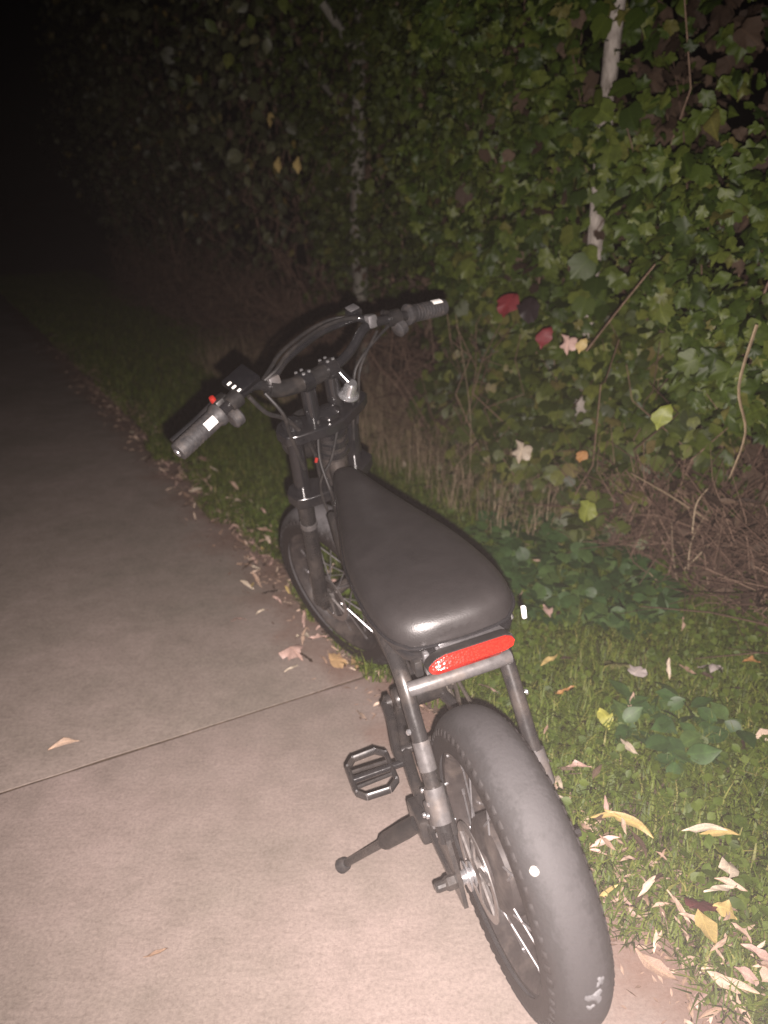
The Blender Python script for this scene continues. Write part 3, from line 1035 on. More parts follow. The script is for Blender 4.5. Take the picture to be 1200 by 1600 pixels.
# ------------------------------------------------------------------ fallen leaves, each one a thing
def fallen(label, mat, tm, s, l, size, yaw, group=None, z=None, tilt=0.25, squash=1.0):
    if z is None:
        z = 0.006 if s < S_EDGE else (0.02 + 0.035 * min(1, (s - S_EDGE) / .08))
    tm = random.choice(DRY[_dry_of[id(tm)]])
    nor = np.array([[random.gauss(0, tilt), random.gauss(0, tilt) - 0.12, 1.0]])
    tp_ = np.array([[math.cos(yaw), math.sin(yaw), random.gauss(0, 0.12)]])
    X, Y, Z = frames(nor, tp_)
    p = W(s, l, z + 0.012) - Y[0] * size * 0.5
    return tag(leaf_obj('fallen_leaf', tm, M[mat], p, X[0], Y[0], Z[0], size, None, squash), label, 'leaf', group)


R_ = math.radians
SPECIAL = [
    ('dark maroon round leaf lying among pale leaves at the lower right', 'lf_maroon', TL[2], 1.102, .682, .062, 0.4),
    ('large golden yellow leaf touching the dark maroon leaf', 'lf_yellow', T_OVAL, 1.078, .645, .065, -1.2),
    ('smaller golden leaf tucked beside the large golden one', 'lf_yellow', T_OVAL, 1.125, .645, .05, -0.5),
    ('plump cream oval leaf on the grass above the maroon leaf', 'lf_cream', T_OVAL, 1.225, .711, .062, 1.0),
    ('white narrow leaf pointing at the dark maroon leaf', 'lf_cream', T_LANCE2, 1.157, .685, .065, 0.3),
    ('long narrow yellow leaf just right of the rear tyre', 'lf_yellow', T_LANCE, 1.134, .905, .11, 2.3),
    ('upright yellow leaf on the grass right of the rear tyre', 'lf_yellowgreen', T_OVAL, 1.355, 1.207, .06, -1.4),
    ('pale grey leaf alone on the grass towards the right edge', 'lf_grey', T_OVAL, 1.806, 1.239, .07, 2.4),
    ('yellow leaf on the grass level with the tail light', 'lf_yellow', T_LANCE2, 1.413, 1.493, .07, 1.0),
    ('ragged lime-yellow leaf on the grass right of the tail light', 'lf_palegreen', TL[0], 1.568, 1.382, .085, 1.5),
    ('crumpled grey leaf beside the ragged lime-yellow one', 'lf_grey', TL[1], 1.60, 1.326, .055, 0.9),
    ('small tan leaf pair on the grass below the grey leaf', 'tan', T_LANCE2, 1.47, 1.22, .065, 1.1),
    ('small orange-tan leaf on the grass beside the right frame stay', 'lf_orange', T_LANCE2, 1.348, 1.35, .055, 0.0),
    ('small orange leaf on the grass near the right edge', 'lf_orange', T_LANCE2, 1.924, 1.19, .055, 0.1),
    ('pale narrow leaf alone on the path near the left edge', 'tan', T_LANCE, .109, 1.866, .08, 0.62),
    ('small pale leaf on the path above the pedal', 'tan', T_LANCE2, .835, 1.589, .06, -0.9),
    ('tiny pale leaf alone on the path at the lower left', 'tan', T_LANCE, .156, 1.143, .045, 0.25),
    ('star-shaped pinkish leaf on the path left of the front wheel', 'lf_pink', TL[0], .80, 1.985, .07, -0.5),
    ('tawny crumpled leaf at the end of the slab joint under the front wheel', 'lf_dull', TL[1], .905, 1.875, .065, 0.2),
    ('tawny leaf half under the front wheel by the slab joint', 'lf_dull', T_OVAL, .96, 1.83, .07, 1.2),
    ('pale curved leaf on the bare path edge by the rear tyre', 'tan', T_LANCE2, .955, .655, .085, -0.9),
    ('largest pale dry leaf in the lower right corner', 'tan', T_LANCE2, 1.035, .555, .085, -0.6),
    ('second large pale leaf at the right edge of the corner pile', 'lf_pink', T_LANCE2, 1.10, .545, .08, -0.7),
    ('dull yellow leaf on the path just right of the rear tyre', 'lf_yellow', T_LANCE2, .998, .822, .05, 0.4),
    ('straw-coloured forked leaf on the grass above the cream oval leaf', 'lf_cream', T_LANCE, 1.262, .81, .09, 2.7),
    ('thin straw leaf crossing the forked one on the grass', 'lf_yellow', T_LANCE, 1.28, .785, .08, 2.95),
]
for (lab, mat, tm, s, l, sz, yaw) in SPECIAL:
    fallen(lab, mat, tm, s, l, sz, yaw)

ZONES = [
    ('in the drift along the path edge beyond the front wheel', 105, 1.0, .06, (2.2, 5.4), 1.3),
    ('on the stained path beside the front wheel', 22, .88, .08, (1.85, 2.7), 1.0),
    ('in the litter right of the rear tyre', 62, 1.07, .06, (0.50, 1.45), 1.0),
    ('on the far path edge near the dark', 18, 1.02, .08, (5.4, 9.0), 1.2),
    ('caught in the verge grass', 24, 1.6, .28, (0.6, 2.4), 1.0),
    ('by the foot of the bramble', 12, 2.05, .1, (1.9, 3.4), 1.0),
]
LOOK = [('tan', 'tan', 4), ('pinkish', 'lf_pink', 2), ('brown', 'leaf_dead', 2), ('cream', 'lf_cream', 1.5), ('yellowish', 'lf_yellow', .4)]
SHAPE = [('narrow', T_LANCE, 4), ('pointed', T_LANCE2, 3), ('broad', T_OVAL, .35)]
for where, n, sm, sd, (l0, l1), pw in ZONES:
    for i in range(n):
        s = max(sm - 2 * sd, min(sm + 2 * sd, random.gauss(sm, sd)))
        l = l0 + (l1 - l0) * random.random() ** pw
        cw, mat, _ = random.choices(LOOK, [x[2] for x in LOOK])[0]
        sw_, tm, _ = random.choices(SHAPE, [x[2] for x in SHAPE])[0]
        sz = random.uniform(.026, .07)
        zw = 'tiny' if sz < .038 else 'small' if sz < .052 else 'long'
        lab = '%s %s %s leaf %s' % (zw, sw_, cw, where)
        fallen(lab, mat, tm, s, l, sz, random.uniform(0, 6.28), 'leaves ' + where, None, 0.4)

# crumbs and bits of litter, too small to count
n = 5200
s = 1.04 + rng.normal(0, .085, n)
l = 0.2 + 8 * rnd(n, 0, 1) ** 1.3
pos = sl2w(s, l, np.where(s < S_EDGE, 0.006, 0.02))
o = joined('leaf_litter', T_LANCE2, pos, frames(np.array([[0, 0, 1.]]) + rng.normal(0, .35, (n, 3)), rng.normal(0, 1, (n, 3)) * np.array([[1, 1, .1]])), rnd(n, .006, .026), M['litter'])
tag(o, 'crumbled brown leaf litter along the path edge', 'leaf litter', kind='stuff')

n = 620
s = 1.02 + rng.normal(0, .06, n)
l = 0.45 + 6.5 * rnd(n, 0, 1) ** 1.2
pos = sl2w(s, l, np.where(s < S_EDGE, 0.008, 0.03))
o = joined('leaf_drift', DRY['narrow'][1], pos, frames(np.array([[0, 0, 1.]]) + rng.normal(0, .4, (n, 3)), rng.normal(0, 1, (n, 3)) * np.array([[1, 1, .12]])), rnd(n, .02, .05), M['tan'])
tag(o, 'mass of small pale willow-like leaves drifted along the path edge', 'leaf litter', kind='stuff')

# ------------------------------------------------------------------ the electric bike
HEAD, LEAN, STEER = 0.3019, -0.1687, 0.4114
WB, RW, RAKE, TW = 1.102, 0.2754, 0.3166, 0.0541
bike = tag(empty('electric_bike', (0.2649, 1.0612, 0.0)), 'black fat-tyred electric bike leaning on its kickstand at the path edge', 'bike')
BM = Matrix.Rotation(HEAD, 4, 'Z') @ Matrix.Rotation(LEAN, 4, 'Y')
bike.rotation_mode = 'QUATERNION'
bike.rotation_quaternion = BM.to_quaternion()
BW = Matrix.Translation((0.2649, 1.0612, 0.0)) @ BM
AX = Vector((0, -math.sin(RAKE), math.cos(RAKE)))
FW = Vector((0, math.cos(RAKE), math.sin(RAKE)))
SO = Vector((0, WB - 0.03 / math.cos(RAKE), RW))
SR = Matrix.Rotation(STEER, 3, AX)


def ST(v):
    return SO + SR @ (Vector(v) - SO)


def ident(v):
    return v


# ---- wheels
def wheel(cy, fn, label, motor):
    C = Vector((0, cy, RW))
    ax = (1, 0, 0)
    # rim
    mb = MB()
    ro, ri = 0.212, 0.186
    mb.lathe([(ro, -.036), (ro - .004, -.042), (ro - .012, -.041), (ri + .004, -.030), (ri, -.02), (ri, .02), (ri + .004, .030), (ro - .012, .041), (ro - .004, .042), (ro, .036), (ro - .012, .028), (ro - .014, 0), (ro - .012, -.028)], C, ax, 64, True)
    w = mb.xf(fn).build('wheel', M['rim'], bike)
    w['label'] = label
    # tyre
    prof = []
    K = 26
    for i in range(K + 1):
        q = -0.62 * math.pi + 1.24 * math.pi * i / K      # angle from crown
        x = math.sin(q) * TW
        r = (RW - TW) + math.cos(q) * TW * (1.0 if abs(q) < 1.3 else 0.95)
        flat = 0.0030 * math.cos(min(abs(q) * 1.6, math.pi / 2))
        prof.append((r - flat, x))
    mb = MB()
    N = 96
    mb.lathe(prof, C, ax, N)
    ty = mb.xf(fn).build('tyre', M['tyre' if motor else 'tyre_front'], w, smooth=60)
    at = ty.data.attributes.new('crown', 'FLOAT', 'POINT')
    vals = []
    for k in range(N):
        for i in range(K + 1):
            q = abs(-0.62 + 1.24 * i / K)
            vals.append(max(0.0, min(1.0, 1.22 - q * 2.1)))
    at.data.foreach_set('value', vals)
    # tread knobs
    mb = MB()
    cr = []
    nb = 64
    for row, (q, wx, wl) in enumerate(((-1.22, .010, .013), (-1.0, .009, .012), (1.0, .009, .012), (1.22, .010, .013))):
        for k in range(nb):
            an = 2 * math.pi * (k + 0.5 * (row % 2)) / nb
            rad = Vector((0, math.cos(an), math.sin(an)))
            tan = Vector((0, -math.sin(an), math.cos(an)))
            nrm = rad * math.cos(q) + Vector((1, 0, 0)) * math.sin(q)
            lat = Vector((1, 0, 0)) * math.cos(q) - rad * math.sin(q)
            p = C + rad * (RW - TW) + nrm * (TW - (0.0005 if abs(q) > 1.1 else .0012))
            b0 = len(mb.v)
            vs = []
            for dz, sc_ in ((-.002, 1.0), (.0022 if abs(q) > 1.1 else .0006, 0.7)):
                for a_, b_ in ((-1, -1), (1, -1), (1, 1), (-1, 1)):
                    vs.append(p + lat * (wx * a_ * sc_ * .5 * 1.3) + tan * (wl * b_ * sc_ * .5 * 1.25) + nrm * dz)
            mb.add(vs, [(4, 5, 6, 7), (0, 1, 5, 4), (1, 2, 6, 5), (2, 3, 7, 6), (3, 0, 4, 7)])
            cr += [max(0.0, min(1.0, 1.22 - abs(q) / math.pi * 2.1))] * 8
    tr = mb.xf(fn).build('tread', M['tyre' if motor else 'tyre_front'], w, smooth=75)
    tr['kind'] = 'stuff'
    at = tr.data.attributes.new('crown', 'FLOAT', 'POINT')
    at.data.foreach_set('value', cr)
    # hub
    hr = 0.088 if motor else 0.03
    mb = MB()
    if motor:
        mb.lathe([(0.0, -.052), (.030, -.052), (.034, -.046), (.075, -.042), (hr, -.034), (hr, .034), (.075, .042), (.034, .046), (0.0, .05)], C, ax, 48)
    else:
        mb.lathe([(0, -.058), (.012, -.058), (.014, -.05), (.034, -.046), (.034, -.041), (.018, -.036), (.016, 0), (.018, .036), (.034, .041), (.034, .046), (.014, .05), (.012, .058), (0, .058)], C, ax, 32)
    mb.xf(fn).build('hub', M['rim'], w)
    # spokes
    ns = 28
    for k in range(ns):
        sd = 1 if k % 2 else -1
        a0 = 2 * math.pi * k / ns
        a1 = a0 + (0.35 if (k // 2) % 2 else -0.35)
        p = C + Vector((sd * (.036 if motor else .043), math.cos(a1) * (hr - .003), math.sin(a1) * (hr - .003)))
        q = C + Vector((sd * .012, math.cos(a0) * (ri + .002), math.sin(a0) * (ri + .002)))
        mb = MB()
        mb.tube([p, q], 0.0019, 6)
        mb.tube([q + (p - q) * 0.10, q], 0.0034, 6)
        mb.xf(fn).build('spoke', M['alloy'], w)
    # brake disc on the left
    mb = MB()
    xd = -.062
    mb.lathe([(.086, xd), (.086, xd - .002), (.070, xd - .002), (.070, xd)], C, ax, 48, True)
    for k in range(6):
        a = k * math.pi / 3
        mb.tube([C + Vector((xd - .001, math.cos(a) * .02, math.sin(a) * .02)), C + Vector((xd - .001, math.cos(a + .5) * .072, math.sin(a + .5) * .072))], .004, 6)
    mb.lathe([(0, xd + .006), (.024, xd + .006), (.024, xd - .004), (0, xd - .004)], C, ax, 24)
    mb.xf(fn).build('brake_disc', M['disc'], w)
    return w


wheel(0.0, ident, 'rear wheel with dusty grey tread and dark hub motor', True)
wheel(WB, ST, 'front wheel turned to the left', False)

# ---- silver axle stack and nuts on the rear wheel side
mb = MB()
C = Vector((0, 0, RW))
mb.lathe([(0, -.072), (.022, -.072), (.022, -.076), (.013, -.077), (.013, -.081), (.026, -.082), (.026, -.085), (.012, -.086), (.012, -.094), (0, -.094)], C, (1, 0, 0), 24)
mb.build('axle_spacer', M['steel'], bike)
for x, r in ((-.112, .013), (-.130, .0095)):
    mb = MB()
    mb.lathe([(0, x + .010), (r, x + .010), (r, x - .008), (r * .8, x - .012), (0, x - .012)], C, (1, 0, 0), 6 if r > .01 else 12)
    mb.build('axle_nut', M['paint'], bike, smooth=20)
mb = MB()
mb.lathe([(0, .09), (.014, .09), (.014, .118), (.008, .124), (.008, .135), (0, .135)], C, (1, 0, 0), 6)
mb.build('axle_nut', M['paint'], bike, smooth=20)

# ---- frame
def tube_part(name, mat, pts, r, n=14, per=6, fn=ident, parent=None, flat=None):
    q = spline(pts, per) if len(pts) > 2 else [Vector(p) for p in pts]
    rs = r
    if isinstance(r, (list, tuple)):
        rs = [r[0] + (r[1] - r[0]) * i / (len(q) - 1) for i in range(len(q))]
    mb = MB()
    mb.tube(q, rs, n, True, flat)
    return mb.xf(fn).build(name, mat, parent or bike)


HT = lambda L, f=0.0, x=0.0: SO + AX * L + FW * f + Vector((x, 0, 0))
frame = tube_part('frame', M['paint'], [HT(.40), HT(.58)], 0.036, 20)
tube_part('top_tube', M['paint'], [(0, .905, .73), (0, .84, .665), (0, .70, .63), (0, .5, .62)], 0.024, parent=frame)
tube_part('down_tube', M['paint'], [(0, .95, .655), (0, .84, .53), (0, .62, .40), (0, .47, .325)], 0.030, parent=frame)
for sx in (-1, 1):
    tube_part('seat_rail', M['paint'], [(sx * .028, .84, .66), (sx * .06, .66, .648), (sx * .088, .45, .642), (sx * .092, .28, .632)], 0.0125, parent=frame)
    st = tube_part('seat_stay', M['paint'], [(sx * .092, .285, .632), (sx * .093, .215, .615), (sx * .094, .165, .585), (sx * .095, .135, .535), (sx * .096, .085, .44), (sx * .100, .03, .335)], [0.0155, 0.0135], 16, 7, parent=frame)
    st['label'] = 'seat stay curving down to the rear axle, ' + ('left side' if sx < 0 else 'right side')
    tube_part('chain_stay', M['paint'], [(sx * .045, .47, .305), (sx * .082, .32, .285), (sx * .098, .15, .275), (sx * .102, .0, .2754)], [0.013, 0.011], parent=frame)
    # dropout plate
    mb = MB()
    mb.prism([(-.035, -.03), (.035, -.028), (.075, .01), (.06, .045), (.035, .085), (.012, .08), (-.02, .03)], .008, (sx * .102 - .004, 0, RW), (0, 1, 0), (0, 0, 1), (1, 0, 0))
    mb.build('dropout', M['paint'], frame, 30)
    # grey collar on the stay
    tube_part('stay_sleeve', M['greyframe'], [(sx * .0965, .075, .42), (sx * .0985, .045, .365)], 0.0185, parent=frame)
    if sx < 0:
        tube_part('stay_sleeve', M['greyframe'], [(sx * .0952, .112, .492), (sx * .0962, .088, .446)], 0.0158, parent=frame)
    for (y, z) in ((.118, .512), (.06, .40)):
        mb = MB()
        mb.lathe([(0, .0), (.0055, 0), (.0055, .004), (.003, .006), (0, .006)], (sx * .110, y, z), (sx, -.2, .3), 10)
        mb.build('bolt', M['steel'], frame)
tube_part('bridge', M['greyframe'], [(-.094, .135, .585), (-.05, .130, .588), (.05, .130, .588), (.094, .135, .585)], 0.0135, parent=frame)
tube_part('bridge', M['paint'], [(-.09, .33, .29), (.09, .33, .29)], 0.010, parent=frame)
# bottom bracket
mb = MB()
mb.lathe([(0, -.058), (.024, -.058), (.027, -.05), (.027, .05), (.024, .058), (0, .058)], (0, .4614, .315), (1, 0, 0), 24)
mb.build('bottom_bracket', M['paint'], frame)

# ---- battery box with grey side panels
mb = MB()
mb.prism([(.80, .625), (.52, .615), (.47, .50), (.50, .40), (.62, .42), (.80, .54), (.835, .60)], .10, (-.05, 0, 0), (0, 1, 0), (0, 0, 1), (1, 0, 0))
batt = mb.build('battery_box', M['dark'], bike, 30)
for sx in (-1, 1):
    mb = MB()
    out = [(.825, .637), (.79, .650), (.68, .642), (.56, .612), (.51, .555), (.50, .475), (.54, .455), (.66, .49), (.79, .575)]
    n = len(out)
    cx = sum(a for a, b in out) / n
    cz = sum(b for a, b in out) / n
    rings = []
    for sc_, x in ((1.0, .050), (1.0, .058), (.93, .066), (.5, .070)):
        rings.append([(sx * x, cx + (a - cx) * sc_, cz + (b - cz) * sc_) for a, b in out])
    vs = [p for r in rings for p in r]
    fs = []
    for k in range(3):
        for i in range(n):
            j = (i + 1) % n
            fs.append((k * n + i, k * n + j, (k + 1) * n + j, (k + 1) * n + i))
    fs.append(tuple(3 * n + i for i in range(n)))
    mb.add(vs, fs)
    mb.build('side_panel', M['panel'], batt, 50)

# ---- seat
ST_Y = [(.092, .050, -.034), (.097, .075, -.024), (.108, .095, -.013), (.128, .111, -.005), (.160, .120, 0), (.215, .125, .001), (.30, .123, 0), (.40, .116, -.003), (.50, .097, -.005), (.60, .077, -.005), (.68, .060, -.003), (.75, .046, 0), (.80, .038, 0), (.835, .029, -.006), (.85, .018, -.016)]
SZ = .742


def loft(mb, stations, prof):
    vs, fs = [], []
    m = len(prof)
    for (y, w, dz) in stations:
        for (fx, dz2) in prof:
            vs.append((fx * w, y, SZ + dz + dz2))
    for i in range(len(stations) - 1):
        for k in range(m):
            j = (k + 1) % m
            fs.append((i * m + k, i * m + j, (i + 1) * m + j, (i + 1) * m + k))
    fs.append(tuple(range(m)))
    fs.append(tuple((len(stations) - 1) * m + k for k in range(m)))
    mb.add(vs, fs)


half = [(0, .004), (.35, .0035), (.62, .001), (.80, -.005), (.92, -.014), (.98, -.026), (1.0, -.042), (.985, -.058), (.95, -.066), (.80, -.068), (0, -.068)]
prof = half + [(-x, z) for x, z in reversed(half[1:-1])]
mb = MB()
loft(mb, ST_Y, prof)
seat = mb.build('seat', M['seat'], bike, 70)
md = seat.modifiers.new('smooth', 'SUBSURF')
md.levels = md.render_levels = 1
pip = []
for (y, w, dz) in ST_Y[1:]:
    pip.append((-w * .995, y, SZ + dz * .4 - .046))
pts = list(reversed(pip)) + [(0, .088, SZ - .056)] + [(-x, y, z) for x, y, z in pip]
tube_part('piping', M['gloss'], pts, 0.0032, 8, 4, parent=seat)
mb = MB()
half2 = [(0, -.06), (.93, -.06), (.96, -.066), (.90, -.080), (.5, -.084), (0, -.084)]
loft(mb, [(y - .012, w * .97, 0) for y, w, dz in ST_Y[1:-1]], half2 + [(-x, z) for x, z in reversed(half2[1:-1])])
mb.build('seat_base', M['gloss'], seat, 50)

# ---- tail light
tl = MB()
TC = Vector((-0.006, .040, .686))


def capsule(hw, hh):
    o = [(hw - hh * 2.0, -hh), (hw - hh * 1.0, -hh * .72), (hw - hh * .12, -hh * .1), (hw, hh * .25), (hw - hh * .25, hh * .7), (hw - hh * .9, hh)]
    return o + [(-x, -y) for x, y in o]


def capsule_solid(mb, c, hw, hh, layers):
    """layers: (scale inwards, y) from front to back"""
    rings = []
    for (ins, y) in layers:
        rings.append([(c[0] + x, c[1] + y, c[2] + z) for x, z in capsule(hw - ins, hh - ins)])
    n = len(rings[0])
    vs = [p for r in rings for p in r]
    fs = [tuple(range(n)), tuple((len(rings) - 1) * n + k for k in range(n))]
    for i in range(len(rings) - 1):
        for k in range(n):
            j = (k + 1) % n
            fs.append((i * n + k, i * n + j, (i + 1) * n + j, (i + 1) * n + k))
    mb.add(vs, fs)


capsule_solid(tl, TC, .075, .0165, [(.0, .0), (.0, .016), (.004, .022)])
tlo = tl.build('tail_light', M['dark'], bike, 40)
mb = MB()
oc = capsule(.073, .0145)
n = len(oc)
vs = [TC + Vector((x, .004, z)) for x, z in oc] + [TC + Vector((x, -.004, z)) for x, z in oc]
vs += [TC + Vector((x * .93, -.012 if abs(x) < .062 else -.008, max(-.5, min(.5, z / .0145)) * .0016 - .003)) for x, z in oc]
fs = []
for k in range(2):
    for i in range(n):
        j = (i + 1) % n
        fs.append((k * n + i, k * n + j, (k + 1) * n + j, (k + 1) * n + i))
fs.append(tuple(2 * n + i for i in range(n)))
mb.add(vs, fs)
mb.build('lens', M['tail'], tlo, 20)
mb = MB()
mb.box((.012, .085, .684), (.11, .085, .004), Matrix.Rotation(math.radians(-14), 4, 'X'), .001)
mb.build('mount_plate', M['alloy'], bike)
for x in (-.068, -.045):
    mb = MB()
    mb.box((x, .085, .664), (.010, .014, .040), None, .002)
    mb.build('bracket', M['alloy'], bike)
mb = MB()
mb.box((-.082, .10, .655), (.014, .03, .03), None, .003)
mb.build('bracket', M['dark'], bike)

# small side reflectors by the seat
mb = MB()
mb.box((.128, .13, .668), (.008, .008, .024), None, .002)
mb.build('reflector', M['white'], bike)

# ---- drive: cranks, pedals, chainring, chain
BB = Vector((0, .4614, .315))
ca = R_(189.8)
CD = Vector((0, math.cos(ca), math.sin(ca)))


def crank(sx, d):
    x0, x1 = sx * .078, sx * .098
    q = [BB + Vector((x0, 0, 0)), BB + Vector((x0 + sx * .004, 0, 0)) + d * .05, BB + Vector((x1, 0, 0)) + d * .13, BB + Vector((x1, 0, 0)) + d * .168]
    c = tube_part('crank', M['paint'], q, [0.0125, 0.009], 10, 5)
    mb = MB()
    mb.lathe([(0, 0), (.018, 0), (.018, .012), (.010, .016), (0, .016)], BB + Vector((sx * .066, 0, 0)), (sx, 0, 0), 16)
    mb.build('crank_bolt', M['paint'], c)
    # pedal: cage of bars round an axle
    pc = BB + Vector((x1 + sx * .062, 0, 0)) + d * .165
    tl_ = Matrix.Rotation(R_(12), 3, 'X')
    def P(a, b, c_=0):
        return pc + tl_ @ Vector((sx * a, b, c_))
    mb = MB()
    ol = [(-.038, .034), (-.018, .050), (.030, .048), (.046, .032), (.046, -.032), (.030, -.048), (-.018, -.050), (-.038, -.034)]
    for k in range(8):
        a, b = ol[k], ol[(k + 1) % 8]
        mb.tube([P(a[0], a[1]), P(b[0], b[1])], .0058, 6, True, 1.5)
    ped = mb.build('pedal', M['paint'], bike, 50)
    mb = MB()
    mb.tube([P(-.062, 0), P(-.03, 0), P(.046, 0)], .008, 10)
    mb.build('pedal_axle', M['gloss'], ped)
    for b in (-.016, .016):
        mb = MB()
        mb.tube([P(-.036, b * 1.0), P(.046, b * 1.2)], .0042, 6)
        mb.build('pedal_bar', M['paint'], ped)
    for k in range(8):
        a = ol[k]
        mb = MB()
        mb.tube([P(a[0], a[1], -.008), P(a[0], a[1], .010)], .0022, 6)
        mb.build('pin', M['steel'], ped)


crank(-1, CD)
crank(1, -CD)
mb = MB()
mb.lathe([(.062, .066), (.085, .066), (.088, .068), (.085, .070), (.062, .070)], BB, (1, 0, 0), 42, True)
for k in range(5):
    a = 2 * math.pi * k / 5
    mb.tube([BB + Vector((.068, 0, 0)), BB + Vector((.068, math.cos(a) * .066, math.sin(a) * .066))], .006, 6)
mb.build('chainring', M['chain'], bike)
mb = MB()
for dz in (.085, -.085):
    mb.tube([(.068, .4614, .315 + dz), (.066, 0.0, RW + dz * .42)], .004, 6)
mb.build('chain', M['chain'], bike)
mb = MB()
mb.lathe([(.012, .058), (.044, .058), (.044, .061), (.036, .063), (.040, .066), (.032, .07), (.03, .08), (.012, .08)], C, (1, 0, 0), 28)
mb.build('freewheel', M['chain'], bike)
# derailleur on the right
mb = MB()
mb.prism([(-.02, -.02), (.02, -.025), (.03, -.10), (.005, -.13), (-.02, -.11)], .012, (.098, 0, RW - .01), (0, 1, 0), (0, 0, 1), (1, 0, 0))
mb.build('derailleur', M['paint'], bike)

# ---- brake caliper and kickstand on the left stay
mb = MB()
mb.box((-.088, .082, .345), (.034, .046, .075), Matrix.Rotation(R_(-28), 4, 'X'), .006)
cal = mb.build('brake_caliper', M['dark'], bike, 35)
mb = MB()
mb.box((-.108, .085, .350), (.010, .030, .045), Matrix.Rotation(R_(-28), 4, 'X'), .003)
mb.build('caliper_cover', M['greyframe'], cal, 35)
for (x, y, z) in ((-.1135, .072, .362), (-.1135, .098, .340), (-.104, .06, .325), (-.104, .12, .375)):
    mb = MB()
    mb.lathe([(0, 0), (.005, 0), (.005, .004), (.0035, .006), (0, .006)], (x, y, z), (-1, 0, 0), 10)
    mb.build('bolt', M['steel'], cal)
mb = MB()
mb.box((-.112, .165, .262), (.022, .085, .052), Matrix.Rotation(R_(-8), 4, 'X'), .006)
kmt = mb.build('kickstand', M['paint'], bike, 35)
tipw = BW @ Vector((-.28, .315, 0))
tipw.z = 0.012
tip = BW.inverted() @ tipw
k0 = Vector((-.125, .170, .250))
dk = (tip - k0)
mb = MB()
mb.tube([k0 - dk * .05, k0 + dk * .10, k0 + dk * .36, k0 + dk * .40], [.016, .018, .017, .012], 12)
mb.build('kickstand_joint', M['dark'], kmt)
mb = MB()
mb.tube([k0 + dk * .36, k0 + dk * .97], [.0088, .0080], 12)
mb.build('kickstand_leg', M['paint'], kmt)
mb = MB()
mb.tube([k0 + dk * .91, k0 + dk * .93, k0 + dk * .99, tip], [.010, .0145, .016, .009], 12)
mb.build('kickstand_foot', M['rubber'], kmt)

# a few steel beads added to stand for flash glints on the rear wheel
for (an, x) in ((70, -.03), (38, -.03), (5, -.032), (-20, -.032), (100, -.03), (-50, -.03)):
    p = C + Vector((x, math.cos(R_(an)) * .198, math.sin(R_(an)) * .198))
    mb = MB()
    mb.tube([p + Vector((-.012, 0, 0)), p + Vector((-.004, 0, .002))], .0028, 6)
    mb.build('glint_bead', M['steel'], bike)

# pale splashes on the tread
def splash(q, an, size, name, seed):
    rad = Vector((0, math.cos(an), math.sin(an)))
    tan = Vector((0, -math.sin(an), math.cos(an)))
    rs = random.Random(seed)
    n = 14
    vs, fs = [], []
    for ring, (sc_, dz) in enumerate(((1.0, -.0012), (.86, .0004), (0.0, .0009))):
        for k in range(n if ring < 2 else 1):
            a = 2 * math.pi * k / n
            r = size * sc_ * (1 + (.0 if name == 'pale_spot' else .35) * math.sin(3 * a + seed) + (.06 if name == 'pale_spot' else .3) * rs.uniform(-1, 1))
            dq = math.cos(a) * r / TW
            da = math.sin(a) * r / RW
            rr_ = Vector((0, math.cos(an + da), math.sin(an + da)))
            nr = rr_ * math.cos(q + dq) + Vector((1, 0, 0)) * math.sin(q + dq)
            vs.append(C + rr_ * (RW - TW) + nr * (TW + dz))
    for k in range(n):
        j = (k + 1) % n
        fs += [(k, j, n + j, n + k), (n + k, n + j, 2 * n)]
    mb = MB()
    mb.add(vs, fs)
    return mb.build(name, M['chalk' if name == 'pale_spot' else 'scuff'], bike, 80)


splash(-0.70, R_(135), .0075, 'pale_spot', 1)
splash(0.03, R_(178), .012, 'scuff', 4)
splash(0.24, R_(173), .008, 'scuff', 7)
splash(-0.14, R_(182), .006, 'scuff', 9)

# ---- fork (steered)
def L_(L, f, x):
    return HT(L, f, x)


for sx in (-1, 1):
    x = sx * .088
    up = tube_part('fork_leg', M['gloss'], [L_(.30, .03, x), L_(.625, .03, x)], 0.0205, 18, fn=ST)
    tube_part('fork_lower', M['paint'], [L_(-.012, .03, x), L_(.30, .03, x), L_(.375, .03, x)], [0.021, 0.0215], 18, fn=ST, parent=up)
    tube_part('fork_seal', M['greyframe'], [L_(.29, .03, x), L_(.306, .03, x)], 0.0235, 18, fn=ST, parent=up)
    mb = MB()
    mb.lathe([(0, .002), (.014, .002), (.016, .0), (.020, .0), (.025, -.004), (.0265, -.016), (0, -.016)], L_(.634, .03, x), AX, 20)
    mb.xf(ST).build('fork_cap', M['gloss'], up)
    mb = MB()
    mb.box(L_(-.005, .03, x), (.026, .05, .05), Matrix.Rotation(RAKE, 4, 'X'), .006)
    mb.xf(ST).build('fork_dropout', M['paint'], up)
# two triple clamps
RX = Matrix.Rotation(RAKE, 4, 'X')
for nm, L, h in (('upper_clamp', .602, .030), ('lower_clamp', .405, .034)):
    mb = MB()
    ol = [(-.128, .045), (-.108, .066), (-.066, .066), (-.03, .035), (.03, .035), (.066, .066), (.108, .066), (.128, .045), (.128, .002), (.102, -.014), (.05, -.030), (.02, -.040), (-.02, -.040), (-.05, -.030), (-.102, -.014), (-.128, .002)]
    o0 = SO + AX * (L - h / 2)
    mb.prism(ol, h, o0, (1, 0, 0), FW, AX)
    cl = mb.xf(ST).build(nm if False else 'triple_clamp', M['gloss'], bike, 30)
    md = cl.modifiers.new('bevel', 'BEVEL')
    md.width = .004
    md.segments = 2
    for sx in (-1, 1):
        mb = MB()
        mb.lathe([(0, 0), (.005, 0), (.005, .004), (.003, .006), (0, .006)], SO + AX * L + FW * -.012 + Vector((sx * .085, 0, 0)), (0, -1, .2), 10)
        mb.xf(ST).build('bolt', M['steel'], cl)
mb = MB()
